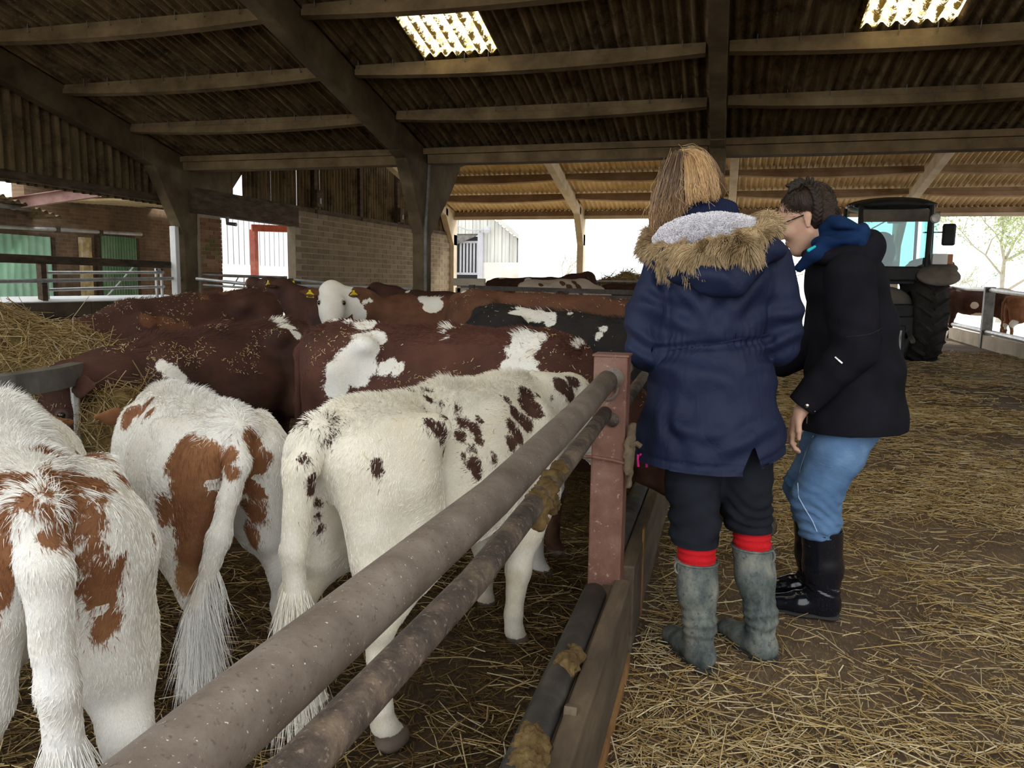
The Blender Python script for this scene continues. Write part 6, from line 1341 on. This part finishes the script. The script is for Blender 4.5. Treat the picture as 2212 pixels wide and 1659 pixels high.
P = folds(P, Q, Yp(1815, 505, 3.12), .10, 0, .010, (.25, 0, 1), 95); P = P+vnormals(P, Q)*(.005*fbm(P, 10, 2))[:, None]; wmesh(g2_, 'blue_hood', (P, Q), M['hoodie'], parent=jo3)
lp = SDF(.01).cone(Yp(1747, 541, 3.10), .007, Yp(1760, 533, 3.095), .005); wmesh(g2_, 'turquoise_lining', lp.mesh(.003), M['cyan'], parent=jo3)
# hair with a plait over the ear side
M['hairbase2'] = rough_mat('dark_brown_hair', (.010, .006, .004), (.024, .014, .009), 40, .5, 140, .5, .25)
hs = SDF(.02).ell(q2(-.028, 0, .050), (.100, .082, .080), R2_).ell(q2(-.062, 0, -.005), (.058, .074, .075), R2_, .03).cone(q2(-.07, 0, -.04), .05, q2(-.075, 0, -.10), .035, .03)
for b_ in (-1, 1): hs.cut(q2(.055, .075*b_, -.035), (.085, .05, .068), R2_, .01)
hs.cut(q2(.09, 0, -.02), (.05, .07, .075), R2_, .01); P, Q = hs.mesh(.0065); wmesh(g2_, 'hair_cap', (P, Q), M['hairbase2'])
BV4 = BVHTree.FromPolygons([Vector(v) for v in P], [tuple(q) for q in Q])
bp = [(1700, 410), (1712, 402), (1727, 397), (1740, 397), (1750, 399), (1758, 408), (1763, 420), (1766, 433), (1767, 447), (1767, 460), (1765, 473), (1762, 485), (1758, 496), (1754, 506)]; bs = []
for x, y in bp:
    q = hit(BV4, x, y); bs.append(q+np.array([0, -.004, 0]) if q is not None else (Yp(x, y, 3.19) if not bs else np.array(Yp(x, y, bs[-1][1]))))
bs = np.array(bs); tt = np.linspace(0, len(bs)-1, 40); bf = np.stack([np.interp(tt, np.arange(len(bs)), bs[:, i]) for i in range(3)], 1)
br2 = SDF(.003)
for i in range(1, 39):
    tg = bf[i+1]-bf[i-1]; tg /= np.linalg.norm(tg); ov = np.array([0, -1., 0]); lat = np.cross(tg, ov); lat /= np.linalg.norm(lat); s_ = 1 if i % 2 else -1
    ax = tg*.8-lat*s_*.6; ax /= np.linalg.norm(ax); R = np.stack([ax, np.cross(ov, ax)/np.linalg.norm(np.cross(ov, ax)), ov], 1); br2.ell(bf[i]+lat*s_*.0075+ov*.004, (.016, .0085, .0095), R, .002)
wmesh(g2_, 'plait', br2.mesh(.003), M['hairbase2'])
NB = 4200; N4 = vnormals(P, Q); X, c_, W = sample(P, Q, NB, rg); nn = (N4[c_]*W[..., None]).sum(1); tgt = bf[rg.integers(2, 34, NB)]; go = tgt-X; Lg = np.linalg.norm(go, axis=1, keepdims=True); go /= Lg; tv = go-nn*(go*nn).sum(1, keepdims=True); tv /= np.linalg.norm(tv, axis=1, keepdims=True)+1e-6
Ls = np.minimum(Lg*.8, .05); T = np.linspace(0, 1, 5); pts = X[:, None]+nn[:, None]*.0015+tv[:, None]*(T[None, :, None]*Ls[:, None])-nn[:, None]*((T**2)[None, :, None]*(Ls**2*5)[:, None])
strands('hair', pts-np.array(g2_.location), [.0007]*5, np.array([.035, .02, .013])*rg.uniform(.5, 1.8, (NB, 1)), M['hairstrand'], g2_, kind='stuff')
# spectacles
e0 = q2(-.008, .080, .012); e1_ = q2(.095, .066, .010)
sgl = thing('spectacles', 'thin black spectacles worn by the girl in the black coat', 'glasses', tuple(Hc2))
def sg(mb, name): mb.v = [tuple(np.array(v)-Hc2) for v in mb.v]; return mb.obj(name, M['glassframe'], sgl)
for s_ in (-1, 1): sg(MB().tube([q2(-.012, .080*s_, .006), q2(.0, .079*s_, .014), q2(.100, .066*s_, .012)], .0024, 6), 'temple_arm')
for s_ in (-1, 1): sg(MB().tube([q2(.104-.01*abs(math.cos(a))*0, s_*(.035+.027*math.cos(a)), -.004+.019*math.sin(a)) for a in np.linspace(0, 2*math.pi, 21)], .0020, 6), 'lens_rim')
sg(MB().tube([q2(.106, -.009, .002), q2(.109, 0, .005), q2(.106, .009, .002)], .0020, 6), 'bridge')
